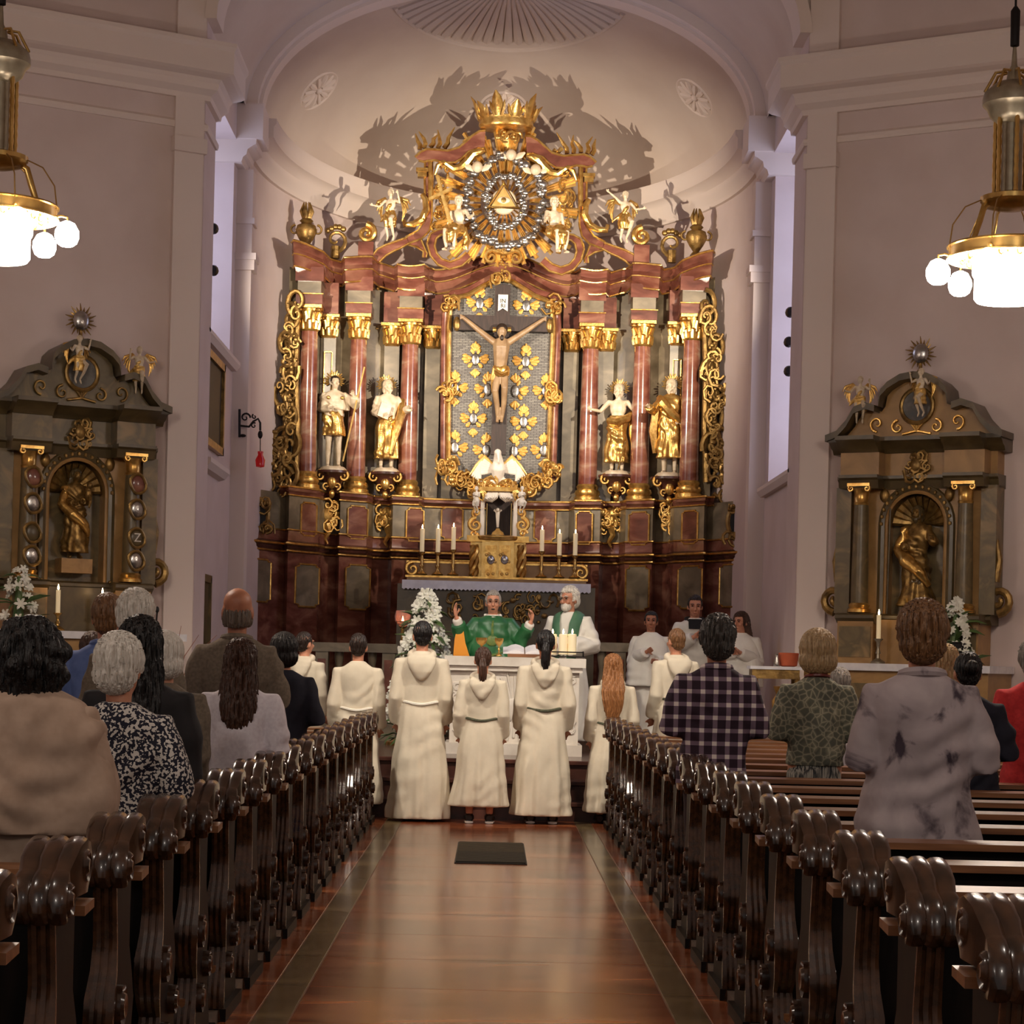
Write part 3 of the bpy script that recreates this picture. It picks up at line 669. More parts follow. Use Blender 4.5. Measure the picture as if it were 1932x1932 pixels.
# pilasters with gilt capitals behind
for x in (617, 737, 814, 1075, 1141, 1275):
    p0 = RP(x, 780, -.02); m = MB(); m.box2((p0.x-.1,p0.y-.06,3.58), (p0.x+.1,p0.y+.3,5.6)); p = m.build('pilaster', 'grey', ret, smooth=False)
    m = MB(); leafcap(m, (p0.x,p0.y-.04,5.58), .1, .3); m.build('capital', 'gold', p)
    MB().box2((p0.x-.12,p0.y-.08,5.9), (p0.x+.12,p0.y+.3,6.3)).build('block', 'red', p, smooth=False)
    if x in (617, 1275):
        m = MB()
        for dx in (-.05, .05): m.tube([(p0.x+dx,p0.y-.065,z) for z in (4.5,5.4)], .012, 6)
        m.tube([(p0.x+dx,p0.y-.065,5.4) for dx in (-.05,.05)], .012, 6); m.build('gilt_strip', 'gold', p)
for cx in CXS:                                                       # entablature block over each column
    y = DY(cx)-.16; m = MB(); o = None
    for z0, z1, w, mat in ((5.93,6.06,.17,'red'), (6.06,6.22,.15,'grey'), (6.22,6.4,.18,'red')):
        b = MB().box2((cx-w,y-w,z0), (cx+w,y+.4,z1)).build('entablature_block', mat, ret, smooth=False)
    MB().tube([(cx-.18,y-.175,6.06), (cx+.18,y-.175,6.06)], .01, 6).build('gilt_fillet', 'gold', ret)
# cornice, rising in an ogee over the centre
def ogee(x):
    t = min(1, abs(x)/.92); return .27*(.5+.5*math.cos(PI*t)) + .035*math.cos(7.2*abs(x)+.4)*(1 if abs(x) > .92 else 0)
cpath = [(x, y-.0) for x, y in rpath(-2.66, 2.66, off=.34)]
cprof = [(-.3,0), (.0,0), (.03,.05), (.08,.08), (.10,.14), (.2,.18), (.22,.24), (.26,.27), (.2,.3), (-.3,.3)]
band(MB(), cprof, cpath, 6.33, ogee).build('cornice', 'red', ret)
goldline(6.47, .105, cpath, .011, ogee); goldline(6.6, .265, cpath, .013, ogee); goldline(6.33, .005, cpath, .013, ogee)
band(MB(), [(-.3,-.12), (-.02,-.12), (.0,.0), (-.3,.0)], [(x, y) for x, y in rpath(-1.05, 1.05, off=0)], 6.34, ogee).build('ogee_band', 'red', ret)
for x, y in ((638,545), (742,548), (1160,560), (1253,558)):          # little arches between the columns
    c = RP(x, y, .05); R = 29*c.y/F; m = MB()
    pts = [(c.x+R*math.cos(a), c.y, c.z+R*math.sin(a)) for a in np.linspace(0, PI, 13)]
    m.tube(pts, .02, 6)
    for p in pts: m.ball((p[0],p[1]-.01,p[2]+.02), .025, 6, 4)
    a = m.build('gilt_arch', 'gold', ret)
    m = MB(); po = [(R*math.cos(a_), R*math.sin(a_)) for a_ in np.linspace(0, PI, 13)]
    out = [(R*1.25,0), (R*1.25,R*1.25), (-R*1.25,R*1.25), (-R*1.25,0)]
    m.prism([(c.x+q[0], c.z+q[1]) for q in po+[(-R*1.25,0), (-R*1.25,R*1.3), (R*1.25,R*1.3), (R*1.25,0)]], c.y, c.y+.12); m.build('spandrel', 'grey', ret, smooth=False)
# gilt carving helpers
def rocaille(m, cx, cy, w, h, d, n, seed, rad=.018, dens=1):
    r = random.Random(seed)
    for i in range(n):
        x, y = cx+r.uniform(-w,w)/2, cy+r.uniform(-h,h)/2
        m.curl(at(x, y, d-r.uniform(0,.06)), r.uniform(.05,.11), r.uniform(.7,1.4), r.uniform(0,6.28), rad*r.uniform(.8,1.3), 6, 10, dirn=r.choice((-1,1)), sq=r.uniform(.8,1.5))
    for i in range(int(n*dens)):
        x, y = cx+r.uniform(-w,w)/2, cy+r.uniform(-h,h)/2
        m.ball(at(x, y, d-.03), (r.uniform(.02,.04), .02, r.uniform(.02,.05)), 6, 5)
for x, y in ((617,978), (730,985), (1152,985), (1268,985)):          # pendant cartouches in the upper pedestal
    d = RP(x, y, .06).y; m = MB()
    m.ball(at(x, y-8, d), (.1,.05,.15), 12, 8)
    for s in (-1, 1):
        m.curl(at(x+s*12, y-22, d-.03), .075, 1.1, PI/2, .02, dirn=-s); m.curl(at(x+s*11, y+6, d-.03), .07, 1.0, -PI/2, .02, dirn=s)
    m.tube([at(x+a, y+b, d-.02) for a, b in ((0,10),(4,25),(-4,38),(1,48))], [.05,.04,.03,.012], 6)
    rocaille(m, x, y-8, 40, 50, d, 8, int(x)); m.build('gilt_cartouche', 'gold', ret)
for x, y in ((493,972), (1386,985)):                                 # oval mirrors at the outer ends
    d = RP(x, y, .03).y; m = MB(); m.tube([at(x+13*math.cos(a), y+27*math.sin(a), d) for a in np.linspace(0, 2*PI, 22)[:-1]], .03, 6, closed=True)
    rocaille(m, x, y-26, 26, 10, d, 4, int(x)); rocaille(m, x, y+26, 26, 10, d, 4, int(x)+1)
    f = m.build('oval_frame', 'olddgold', ret)
    MB().lathe([(0,-.01), (.085,-.01), (.085,.02), (0,.02)], at(x, y, d), 18, 'Y', sy=1.9).build('oval_plate', 'dark', f)
# openwork wings down both flanks
for s, xs in ((-1, [(548,600),(540,650),(546,700),(535,745),(545,790),(532,835),(520,870),(505,895),(548,840),(545,890),(490,880),(535,905),(560,570)]),
              (1, [(1340,600),(1348,650),(1342,700),(1352,745),(1345,790),(1357,835),(1366,870),(1380,895),(1343,840),(1345,890),(1395,900),(1360,912),(1333,575)])):
    m = MB(); d = 27.0 if s < 0 else 27.0
    for i, (x, y) in enumerate(xs):
        m.curl(at(x, y, d), .13, 1.2, rnd.random()*6, .034, 7, dirn=1 if i % 2 else -1, sq=1.5)
        m.curl(at(x+rnd.uniform(-6,6), y+22, d-.02), .08, 1.1, rnd.random()*6, .024, 6, dirn=-1 if i % 2 else 1, sq=1.3)
    spine = [(553,580),(541,640),(548,690),(538,740),(546,790),(536,830),(518,862),(498,885),(485,900)] if s < 0 else [(1334,585),(1350,640),(1342,690),(1352,740),(1345,790),(1356,830),(1372,862),(1390,885),(1402,905)]
    m.tube([at(x, y, d+.05) for x, y in spine], [.035,.04,.05,.05,.05,.055,.055,.05,.04], 8)
    sp2 = [(560,600),(556,700),(560,800),(556,905)] if s < 0 else [(1330,600),(1334,700),(1331,800),(1334,910)]
    m.tube([at(x, y, d+.1) for x, y in sp2], .05, 8)
    for k, (x, y, w_, h_) in enumerate(((500,888,52,44),(522,850,40,50),(540,760,26,90),(548,660,22,90)) if s < 0 else ((1384,896,50,44),(1364,855,40,50),(1350,765,26,90),(1344,665,22,90))): rocaille(m, x, y, w_, h_, d, 9, 300+k*s, .024)
    m.build('openwork_wing', 'olddgold', ret)
# vases and flower scrolls on the outer ends of the cornice, volute blocks
for x, y in ((577,440), (1313,452)):
    p = RP(x, y+30, .1); m = MB(); m.lathe([(.06,-.02), (.08,.0), (.04,.05), (.09,.12), (.14,.22), (.12,.3), (.06,.33), (.09,.36), (.05,.4)], p, 14)
    for i in range(7): a = i*.9; m.tube([p+Vector((.03*math.cos(a),.03*math.sin(a),.38)), p+Vector((.07*math.cos(a),.05*math.sin(a),.48)), p+Vector((.04*math.cos(a),.03*math.sin(a),.6))], [.03,.03,.006], 6)
    for s in (-1, 1): m.curl(p+Vector((s*.14,0,.24)), .07, 1, PI/2, .016, dirn=-s)
    m.build('vase', 'olddgold', ret)
for x, y in ((633,450), (1268,458)):
    p = RP(x, y, .15); m = MB(); m.curl(p+Vector((0,0,-.02)), .16, 1.15, -PI/2, .03, 7, dirn=1 if x < 900 else -1)
    for i in range(5): m.ball(p+Vector(((i-2)*.05*(1 if x > 900 else -1),-.02,.12+.03*math.sin(i))), .04, 6, 5)
    m.tube([p+Vector((0,0,-.26)), p+Vector((0,0,-.1))], .06, 8); m.build('flower_scroll', 'olddgold', ret)
for x, y in ((691,470), (1210,476)):
    p = RP(x, y, .25); MB().box2((p.x-.1,p.y-.1,p.z-.2), (p.x+.1,p.y+.2,p.z+.08)).build('volute_block', 'red', ret, smooth=False)
    m = MB(); s = -1 if x < 900 else 1; m.curl(p+Vector((0,-.05,.2)), .12, 1.5, PI*.5, .045, 8, dirn=s); m.build('volute', 'gold', ret)
# ---- upper storey: scrolled red frame
UD = 27.85
def U(x, y, o=0): return at(x, y, UD-o)
mir = lambda x: 1908-x-(0)
def both(pts): return pts, [(mir(x)+0, y+10) for x, y in pts]
def slabcurve(up, lo, th, nm, mat, edge=.016):
    m = MB(); rings = [[U(a[0],a[1],th), U(b[0],b[1],th), U(b[0],b[1],-.12), U(a[0],a[1],-.12)] for a, b in zip(up, lo)]
    o = MB().loft(rings).build(nm, mat, ret)
    m.tube([U(a[0],a[1],th) for a in up], edge, 6); m.tube([U(a[0],a[1],th) for a in lo], edge, 6); m.build('gilt_edge', 'gold', o)
    return o
T1u = [(916,246),(905,247),(892,255),(880,266),(866,278),(845,284),(822,282),(806,281),(794,286),(783,296)]
T1l = [(914,279),(900,281),(884,286),(872,298),(859,306),(840,307),(820,302),(808,303),(800,305),(790,303)]
for u, l in zip(both(T1u), both(T1l)): slabcurve(u, l, .22, 'top_cornice', 'red')
P1a = [(802,302),(801,340),(802,380),(804,400),(800,418),(788,436),(766,447)]; P1b = [(815,302),(816,340),(815,385),(815,415),(810,436),(796,450),(772,459)]
for u, l in zip(both(P1a), both(P1b)): slabcurve(u, l, .1, 'scroll_pilaster', 'red')
Ca = [(842,431),(826,433),(812,441),(806,460),(812,482),(826,499),(848,508),(872,501),(889,486)]; Cb = [(842,441),(831,443),(823,450),(820,464),(824,478),(834,489),(850,494),(866,488),(880,476)]
for u, l in zip(both(Ca), both(Cb)): slabcurve(u, l, .14, 'c_scroll', 'red')
Ba = [(790,443),(796,455),(802,470),(806,478),(804,486)]; Bb = [(775,452),(770,462),(786,466),(799,474),(798,486)]
for u, l in zip(both(Ba), both(Bb)): slabcurve(u, l, .08, 'bracket', 'red')
La = [(768,448),(748,455),(728,462),(712,470),(700,486)]; Lb = [(772,459),(756,468),(742,474),(728,482),(716,494)]
for u, l in zip(both(La), both(Lb)): slabcurve(u, l, .1, 'flank_scroll', 'red')
for pts in both([(796,366),(803,376),(805,395),(796,414),(780,423),(764,424),(761,414)]):
    MB().tube([U(x,y,.12) for x, y in pts], [.03,.045,.05,.05,.045,.04,.025], 8).build('gilt_scroll', 'gold', ret)
for pts in both([(915,283),(905,285),(892,291),(880,306),(868,316),(856,318),(846,311),(836,305),(826,312),(820,330)]):
    m = MB(); m.tube([U(x,y,.2) for x, y in pts], [.02,.06,.06,.065,.055,.045,.04,.03,.03,.015], 8); m.build('gilt_scroll', 'gold', ret)
for pts in both([(812,305),(812,380)]): MB().tube([U(x,y,.14) for x, y in pts], .03, 8).build('gilt_strip', 'gold', ret)
for k, pts in enumerate(both([(797,322)])):
    c = U(*pts[0], .1); m = MB(); m.box(c, (.16,.14,.05)); m.box(c+Vector((0,0,-.05)), (.12,.12,.08)); m.build('capital', 'gold', ret)
for pts in ([(792,282),(788,266),(784,252)], [(800,280),(800,262),(790,248)], [(812,278),(818,262),(826,254)], [(838,280),(846,260),(858,240)], [(826,280),(829,262),(826,245)]):
    for q in both(pts):
        p = [U(x,y,.05) for x, y in q]; MB().tube([p[0], (p[0]+p[1])/2+Vector((.02,0,0)), p[1], p[2]], [.034,.032,.026,.006], 6).build('flame_tongue', 'gold', ret)
m = MB()                                                             # crest under the glory, on the ogee
cc = U(950, 478, .1)
for i in range(9): a = PI*(.08+.84*i/8); m.tube([cc, cc+Vector((.12*math.cos(a),-.03,.1*math.sin(a))), cc+Vector((.22*math.cos(a),-.02,.2*math.sin(a)))], [.03,.036,.01], 6)
for s in (-1, 1): m.curl(cc+Vector((s*.16,-.03,-.06)), .09, 1.3, PI/2, .03, dirn=-s)
for i in range(8): m.ball(cc+Vector((.03*math.sin(i*2),-.04,-.05-.035*i)), .03-.002*i, 6, 5)
m.build('gilt_crest', 'gold', ret)
m = MB(); rocaille(m, 945, 524, 30, 10, 28.0, 6, 3); m.build('keystone_carving', 'gold', ret)
for s in (-1, 1):                                                    # corner rocailles inside the upper frame
    m = MB(); x = 950+s*118
    rocaille(m, x, 400, 26, 60, UD-.05, 9, 12+s); rocaille(m, x-s*4, 345, 20, 50, UD-.05, 6, 22+s); m.build('corner_carving', 'gold', ret)
# ---- the glory: rays, two wreaths of cloud, triangle with eye
GX, GY = 953, 383
glory = pivot('glory', ret, U(GX, GY, .1)-wloc(ret)); glory['label'] = 'gilded sunburst with silver cloud wreaths around an eye in a triangle'
gc = U(GX, GY, .1); pxm = UD/F
for i in range(28):
    a = 2*PI*(i+.5)/28; L = (148 if i % 2 else 128)*(1.0 if abs(math.sin(a)) < .8 else 1.02)
    if i in range(19, 24): L = 118
    for k in (-1, 0, 1):
        b = a+k*.045; r1 = L*(1-.07*abs(k))*pxm; d = Vector((math.cos(b),0,math.sin(b)*1.02)); w = Vector((-math.sin(b),0,math.cos(b)))
        p0, p1 = gc+d*46*pxm, gc+d*r1; wd0, wd1 = w*.011, w*.03
        MB().add([p0-wd0+Vector((0,.03,0)), p0+wd0+Vector((0,.03,0)), p1+wd1+Vector((0,.03,0)), p1-wd1+Vector((0,.03,0)), p0-Vector((0,.01,0)), p1-Vector((0,.01,0))],
                 [(0,1,2,3), (0,4,5,3)[::-1], (1,2,5,4), (0,4,1)[::-1], (2,3,5)]).build('ray', 'goldpale', glory, smooth=False)
for i in range(22):
    b = 2*PI*i/22; d = Vector((math.cos(b),0,math.sin(b)*1.15)); w = Vector((-math.sin(b),0,math.cos(b)))*.018
    p0, p1 = gc+d*16*pxm, gc+d*38*pxm; MB().add([p0-w*.5, p0+w*.5, p1+w, p1-w, p0-Vector((0,.025,0)), p1-Vector((0,.03,0))], [(0,1,2,3), (3,5,4,0), (1,2,5,4)[::-1], (0,4,1), (2,3,5)]).build('inner_ray', 'gold', glory, smooth=False)
for rx, ry, n, sz, nm in ((36,49,26,.062,'inner_cloud'), (73,83,30,.085,'outer_cloud')):
    for i in range(n):
        a = 2*PI*i/n; r = rnd.uniform(.95,1.05); c = gc+Vector((math.cos(a)*rx*r*pxm,-.07-rnd.uniform(0,.04),math.sin(a)*ry*r*pxm)); m = MB()
        m.ball(c, (sz*rnd.uniform(.8,1.1), sz*.7, sz*rnd.uniform(.6,.8)), 9, 6)
        for k in range(2): m.ball(c+Vector((rnd.uniform(-1,1)*sz*.7,-.03,rnd.uniform(-1,1)*sz*.6)), sz*.5, 7, 5)
        m.build('cloud_puff', 'silver', glory)
MB().lathe([(0,.05), (.16,.05), (.17,.03), (.16,.0), (0,-.01)], gc+Vector((-.02,-.1,0)), 24, 'Y').build('disc', 'cream', glory)
tri = [(-.2,-.11), (.2,-.11), (0,.22)]; g2 = gc+Vector((-.02,-.16,.01))
MB().prism([(g2.x+x*.78, g2.z+z*.78) for x, z in tri], g2.y, g2.y+.05).build('triangle_field', 'goldpale', glory, smooth=False)
MB().tube([(g2.x+x, g2.y, g2.z+z) for x, z in tri], .03, 6, closed=True).build('triangle_frame', 'gold', glory)
MB().ball((g2.x,g2.y-.005,g2.z-.01), (.085,.02,.045), 14, 8).build('eye', 'cream', glory); MB().ball((g2.x,g2.y-.02,g2.z-.01), (.035,.012,.035), 12, 8).build('iris', 'olddgold', glory)
for k in range(3):                                                   # cherub heads in the cloud
    a = (1.45, 2.35, .75)[k]; c = gc+Vector((math.cos(a)*76*pxm,-.16,math.sin(a)*86*pxm)); m = MB(); m.ball(c, (.07,.06,.075), 10, 8)
    for s in (-1, 1): m.tube([c+Vector((s*.05,.02,-.03)), c+Vector((s*.12,.02,.0)), c+Vector((s*.18,.02,.04))], [.03,.04,.012], 6, .4)
    m.build('cherub_head', 'cream', glory)
# crown
cr = U(955, 236, .25); crown = pivot('crown', ret, cr-wloc(ret)); crown['label'] = 'large gilded leaf crown'
m = MB(); R = .34
m.lathe([(R-.03,-.05), (R,-.05), (R+.02,-.02), (R+.01,.03), (R+.03,.07), (R-.0,.08), (R-.03,.05)], cr, 28, sy=.8); m.build('band', 'gold', crown)
for i in range(10):
    a = 2*PI*i/10; h = .36 if i % 2 else .25; ca, sa = math.cos(a), math.sin(a)*.8
    m = MB(); q = [cr+Vector((ca*(R+o), sa*(R+o), z)) for o, z in ((0,.06), (.03,h*.45), (.08,h*.8), (.13,h))]
    m.tube(q, [.075,.095,.06,.01], 8, .35, up=(-sa,ca,0))
    for s in (-1, 1):
        t = Vector((-sa,ca,0))*s; m.tube([q[0]+t*.05, q[1]+t*.1, q[1]+t*.13+Vector((ca*.03,sa*.03,.08))], [.03,.03,.006], 6)
    m.build('leaf', 'gold', crown)
MB().lathe([(R-.05,-.02), (R-.04,.05), (.2,.1), (.0,.12)], cr, 20, sy=.8).build('lining', 'red', crown)
m = MB(); rocaille(m, 955, 256, 50, 16, UD-.3, 7, 44); m.build('crown_support', 'gold', crown); m = MB(); m.tube([cr+Vector((0,.1,-.06)), U(955,285,0), U(953,330,-.02)], .05, 8); m.build('post', 'goldpale', crown)
# ---------------------------------------------------------------- centre of the retable: framed damask field
mt['goldpaint'] = M('gold_paint', (222,172,84), (196,140,58), scale=20, rough=.45, metal=.25)
mt['damask'] = M('silver_damask', (112,108,104), (150,146,138), scale=60, rough=.4, metal=.5, stretch=(1,1,3))
nt, N, L, bs = nodes(mt['damask'])
tc = N.new('ShaderNodeTexCoord'); mp = N.new('ShaderNodeMapping'); mp.inputs['Rotation'].default_value = (PI/2,0,0); br = N.new('ShaderNodeTexBrick'); br.inputs['Scale'].default_value = 9; br.inputs['Mortar Size'].default_value = .03
br.inputs['Color1'].default_value = lin((142,138,130)); br.inputs['Color2'].default_value = lin((112,108,104)); br.inputs['Mortar'].default_value = lin((76,72,72)); br.inputs['Row Height'].default_value = .2; br.inputs['Brick Width'].default_value = .7
L.new(tc.outputs['Object'], mp.inputs[0]); L.new(mp.outputs[0], br.inputs[0]); L.new(br.outputs[0], bs.inputs['Base Color'])
bp = N.new('ShaderNodeBump'); bp.inputs['Strength'].default_value = .5; bp.inputs['Distance'].default_value = .02; L.new(br.outputs['Fac'], bp.inputs['Height']); L.new(bp.outputs[0], bs.inputs['Normal'])
FD = 28.12
PF = lambda x, y, o=0: at(x, y, FD-o)
outl = [(846,898),(846,720),(847,620),(850,572),(862,562),(885,556),(910,541),(930,530),(948,526),(966,531),(985,543),(1008,558),(1030,566),(1042,575),(1044,620),(1040,720),(1034,905),(1000,912),(940,914),(880,908)]
m = MB(); q = [PF(x,y) for x, y in outl]; m.prism([(p.x,p.z) for p in q], FD, FD+.1); fld = m.build('damask_field', 'damask', ret, smooth=False)
m = MB(); m.tube([PF(x,y,.04) for x, y in outl[:18]], .045, 8, .8); m.build('gilt_frame', 'gold', ret)
m = MB(); m.tube([PF(x+(-9 if x < 945 else 9)*(1 if y > 560 else .2),y-(0 if y > 575 else 8),.0) for x, y in outl[:17]], .045, 8); m.build('red_frame', 'red', ret)
for x, y, w, h, n, sd in ((846,735,22,22,9,1),(1044,742,22,22,9,2),(842,880,30,40,14,3),(1040,890,30,40,14,4),(850,572,22,16,6,5),(1046,578,22,16,6,6),(875,905,50,26,14,7),(1010,912,50,26,14,8),(900,925,34,20,7,9),(985,930,34,20,7,10)):
    m = MB(); rocaille(m, x, y, w, h, FD-.06, n, sd, .02); m.build('frame_carving', 'gold', ret)
def motif(x, y, half=0):
    m = MB(); c = PF(x, y, .01); k = 27*FD/F
    P = lambda a, b: c+Vector((a*k,-.008,b*k))
    for s in ((-1, 1) if not half else (half,)):
        for a, b, r in ((.55,.1,.5),(.9,.28,.2),(.95,.02,.1),(.8,-.2,-.2),(.5,-.55,-.7),(.3,.75,.9)):
            m.tube([P(s*a*.45,b*.5), P(s*a*.8,b*.85), P(s*a,b)], [.012,.03,.012], 6, .3, up='inplane')
    for b0, b1 in ((.6,1.25),(-.7,-1.3)):
        for t in (-.3,0,.3): m.tube([P(0,b0), P(t*.8,(b0+b1)/2), P(t*.5,b1-abs(t)*.5*(1 if b1 > 0 else -1))], [.014,.028,.01], 6, .3, up='inplane')
    o = m.build('damask_motif', 'goldpaint', ret)
    MB().ball(P(0,0), (.055,.012,.085), 12, 8).build('motif_heart', 'silver', o)
for x, y, h in ((897,678,0),(992,682,0),(893,790,0),(988,796,0),(858,732,1),(1030,738,-1),(858,845,1),(1026,850,-1),(905,572,0),(993,577,0),(920,735,-1),(972,738,1),(917,850,-1),(970,852,1)): motif(x, y, h)
# ---- crucifix
CD = 27.98
cru = thing('crucifix', 'carved crucifix with pale corpus and gilt loincloth on the silver damask field', 'crucifix', at(940,858,CD))
C_ = lambda x, y, o=0: at(x, y, CD-o)
a, b = C_(949,538), C_(940,858); w = .1
MB().add([b+Vector((-w,-.03,0)), b+Vector((w,-.03,0)), a+Vector((w,-.03,0)), a+Vector((-w,-.03,0)), b+Vector((-w,.05,0)), b+Vector((w,.05,0)), a+Vector((w,.05,0)), a+Vector((-w,.05,0))], [(0,1,2,3),(7,6,5,4),(0,4,5,1),(1,5,6,2),(2,6,7,3),(3,7,4,0)]).build('upright', 'crosswood', cru, smooth=False)
a, b = C_(857,609), C_(1041,612); h = .095
MB().box2((a.x,CD-.035,a.z-h), (b.x,CD+.05,b.z+h)).build('crossbeam', 'crosswood', cru, smooth=False)
for p in (C_(862,611,.03), C_(1037,614,.03)): MB().ball(p, (.05,.03,.1), 8, 6).build('beam_end', 'olddgold', cru)
bn = C_(949,573,.06); m = MB(); m.prism([(bn.x-.065,bn.z+.12), (bn.x+.065,bn.z+.12), (bn.x+.065,bn.z-.1), (bn.x,bn.z-.06), (bn.x-.065,bn.z-.1)], bn.y, bn.y+.012)
ban = m.build('banner', 'white', cru, smooth=False)
for t_, dz in (('IN',.035), ('RI',-.03)): text_mesh('lettering', t_, .075, Vector((bn.x,bn.y-.003,bn.z+dz))-wloc(cru), (PI/2,0,0), 'dark', ban, .002)
m = MB(); sk = lambda pts, rad: m.tube([C_(x,y,o) for x, y, o in pts], rad, 10)
sk([(946,640,.14),(946,655,.15),(945,672,.14),(944,690,.12),(946,702,.11)], [.085,.115,.1,.085,.095])
for s, hx, hy, sx in ((-1,873,598,931), (1,1026,602,961)):
    sk([(946,648,.14),(sx,645,.13),((sx+hx)/2,(642+hy)/2+2,.10),(hx,hy,.07)], [.06,.048,.036,.026])
    for k in range(4): sk([(hx,hy,.07),(hx+s*5,hy-5+k*3,.085)], [.02,.011])
    m.tube([C_(945+s*6,702,.1), C_(943+s*9,732 if s > 0 else 738,.17), C_(944+s*6.5,762,.11), C_(943+s*4,788,.07)], [.06,.046,.036,.026], 8)
    m.tube([C_(943+s*4,786,.07), C_(942+s*4,797,.11)], [.027,.02], 8)
sk([(946,640,.14),(947,630,.16)], .04); m.ball(C_(947,625,.18), (.066,.075,.085), 12, 9)
m.ball(C_(946,633,.22), (.04,.03,.04), 8, 6)
m.build('corpus', 'corpus', cru, voxel=.009)
m = MB(); m.ball(C_(947,621,.165), (.078,.08,.078), 12, 8); m.tube([C_(941,622,.14), C_(939,634,.12), C_(940,642,.1)], [.03,.028,.01], 6); m.ball(C_(947,637,.24), (.025,.02,.04), 8, 6); m.build('hair', 'h_dark', cru)
m = MB(); m.lathe([(.09,-.09),(.115,-.05),(.118,.02),(.1,.06)], C_(945,699,.11), 16, sy=.85); m.tube([C_(934,695,.15), C_(930,712,.14), C_(931,735,.1), C_(930,742,.1)], [.03,.035,.03,.015], 8); m.tube([C_(934,698,.2), C_(946,706,.23), C_(957,700,.2)], [.025,.03,.02], 8); m.build('loincloth', 'gold', cru)
for s in (-1, 1): MB().tube([C_(947,622,.12), C_(947+s*17,622 if s > 0 else 622,.1)], [.02,.034], 6, .4).build('halo_ray', 'gold', cru)
# ---- pelican
pel = thing('pelican_carving', 'white pelican with spread wings and gilt feather tips below the crucifix', 'carving', at(940,915,27.7))
PE = lambda x, y, o=0: at(x, y, 27.7-o)
m = MB(); m.tube([PE(939,905), PE(940,885,.05), PE(940,868,.06), PE(939,858,.09)], [.07,.1,.065,.05], 10); m.ball(PE(939,854,.1), (.05,.06,.05), 10, 8); m.tube([PE(940,856,.15), PE(941,870,.16), PE(941,878,.13)], [.025,.018,.008], 6)
for k in range(7): m.tube([PE(940,900,.02), PE(940+(k-3)*7,917-abs(k-3)*3,.04)], [.03,.02], 6)
m.build('bird', 'white', pel, voxel=.014)
for s in (-1, 1):
    for k in range(7):
        p0 = PE(940+s*(8+k*.8),878+k*2,.0); p1 = PE(940+s*(26+k*2),862+k*5,-.0); p2 = PE(940+s*(54-k*3.8),896+k*2.4,.02)
        MB().tube([p0,p1,(p1+p2)/2,p2], [.02,.036,.032,.008], 6, .45).build('feather', 'white' if k else 'goldpale', pel)
m = MB(); rocaille(m, 940, 918, 60, 14, 27.66, 10, 77); m.build('nest', 'gold', pel)
# ---------------------------------------------------------------- statues on the retable
def halo(root, X, mat='gold', R=.2, n=17, tall=1):
    c = X((0,.06,1.66))
    for i in range(n):
        a = -0.5+(PI+1.0)*i/(n-1); d = Vector((math.cos(a),0,math.sin(a)*tall)); r = R*(1 if i % 2 else .86)
        MB().tube([c+d*.1, c+d*r*.8, c+d*r], [.008,.016,.01], 4, .4, up='inplane').build('halo_ray', mat, root, world=False)
def bracket(x, y):
    p = RP(x, y, .22); m = MB(); m.lathe([(.03,-.3),(.07,-.26),(.1,-.2),(.15,-.1),(.2,-.05),(.24,-.03),(.24,0),(0,0)], p, 16)
    o = m.build('statue_bracket', 'darkred', ret); m = MB()
    for s in (-1, 1): m.curl(p+Vector((s*.15,-.12,-.07)), .07, 1.4, PI/2, .02, dirn=-s); m.curl(p+Vector((s*.07,-.12,-.2)), .05, 1.2, -PI/2, .016, dirn=s)
    m.ball(p+Vector((0,-.14,-.16)), (.06,.03,.08), 8, 6); m.ball(p+Vector((0,-.1,-.3)), (.04,.04,.06), 8, 6); m.build('bracket_carving', 'gold', o)
    return p
LOWER = [(1.12,.15,.11,0), (1.05,.175,.13,0), (.95,.19,.145,0), (.7,.21,.165,0), (.4,.235,.19,0), (.1,.25,.21,0)]
def statue(label, x, y, H, rz, upper, lower, L, R, tilt, hem=.1, haircut='beardhair', hairm_='cream', extra=None, cape=None, bare=False):
    p = bracket(x, y); t = thing('saint_statue', label, 'statue', p+Vector((0,0,.03)), rz, 'saints between the retable columns'); t.scale = (H/1.75,)*3
    MB().lathe([(.26,-.045),(.26,-.01),(.22,.03),(.2,.04)], (0,0,0), 14).build('plinth', 'cream', t, world=False)
    bd, X = body(t, 'cream', L, R, tilt, voxel=.013)
    hair(t, hairm_, X, haircut, voxel=.011)
    if not bare: garment(t, 'tunic', upper, [r for r in JACKET if r[0] > .9], L, R, fold=folds(.03,1.4,.9,(6,10),int(x),.01), voxel=.016)
    low = [r for r in LOWER if r[0] >= hem]; low[-1] = (hem, low[-1][1], low[-1][2], 0) if low[-1][0] != hem else low[-1]
    garment(t, 'drapery', lower, low, sleeves=False, fold=folds(.11,1.1,hem,(6,10),int(x)+1,.014), voxel=.016)
    halo(t, X)
    if extra: extra(t, X)
    return t
def st1(t, X):
    MB().tube([(.16,-.3,.12), (.52,-.3,1.9)], .017, 6).build('staff', 'goldpale', t, world=False)
    garment(t, 'cape', 'cream', [(1.47,.09,.09,.02),(1.43,.18,.12,.02),(1.36,.24,.15,.01),(1.22,.27,.16,0),(1.1,.27,.16,0)], sleeves=False, fold=folds(.06,1.45,1.1,(7,9),4,.01), voxel=.016)
    for s in (-1, 1): MB().ball((s*.13,-.17,1.32), (.035,.015,.035), 8, 6).build('shell_badge', 'gold', t, world=False)
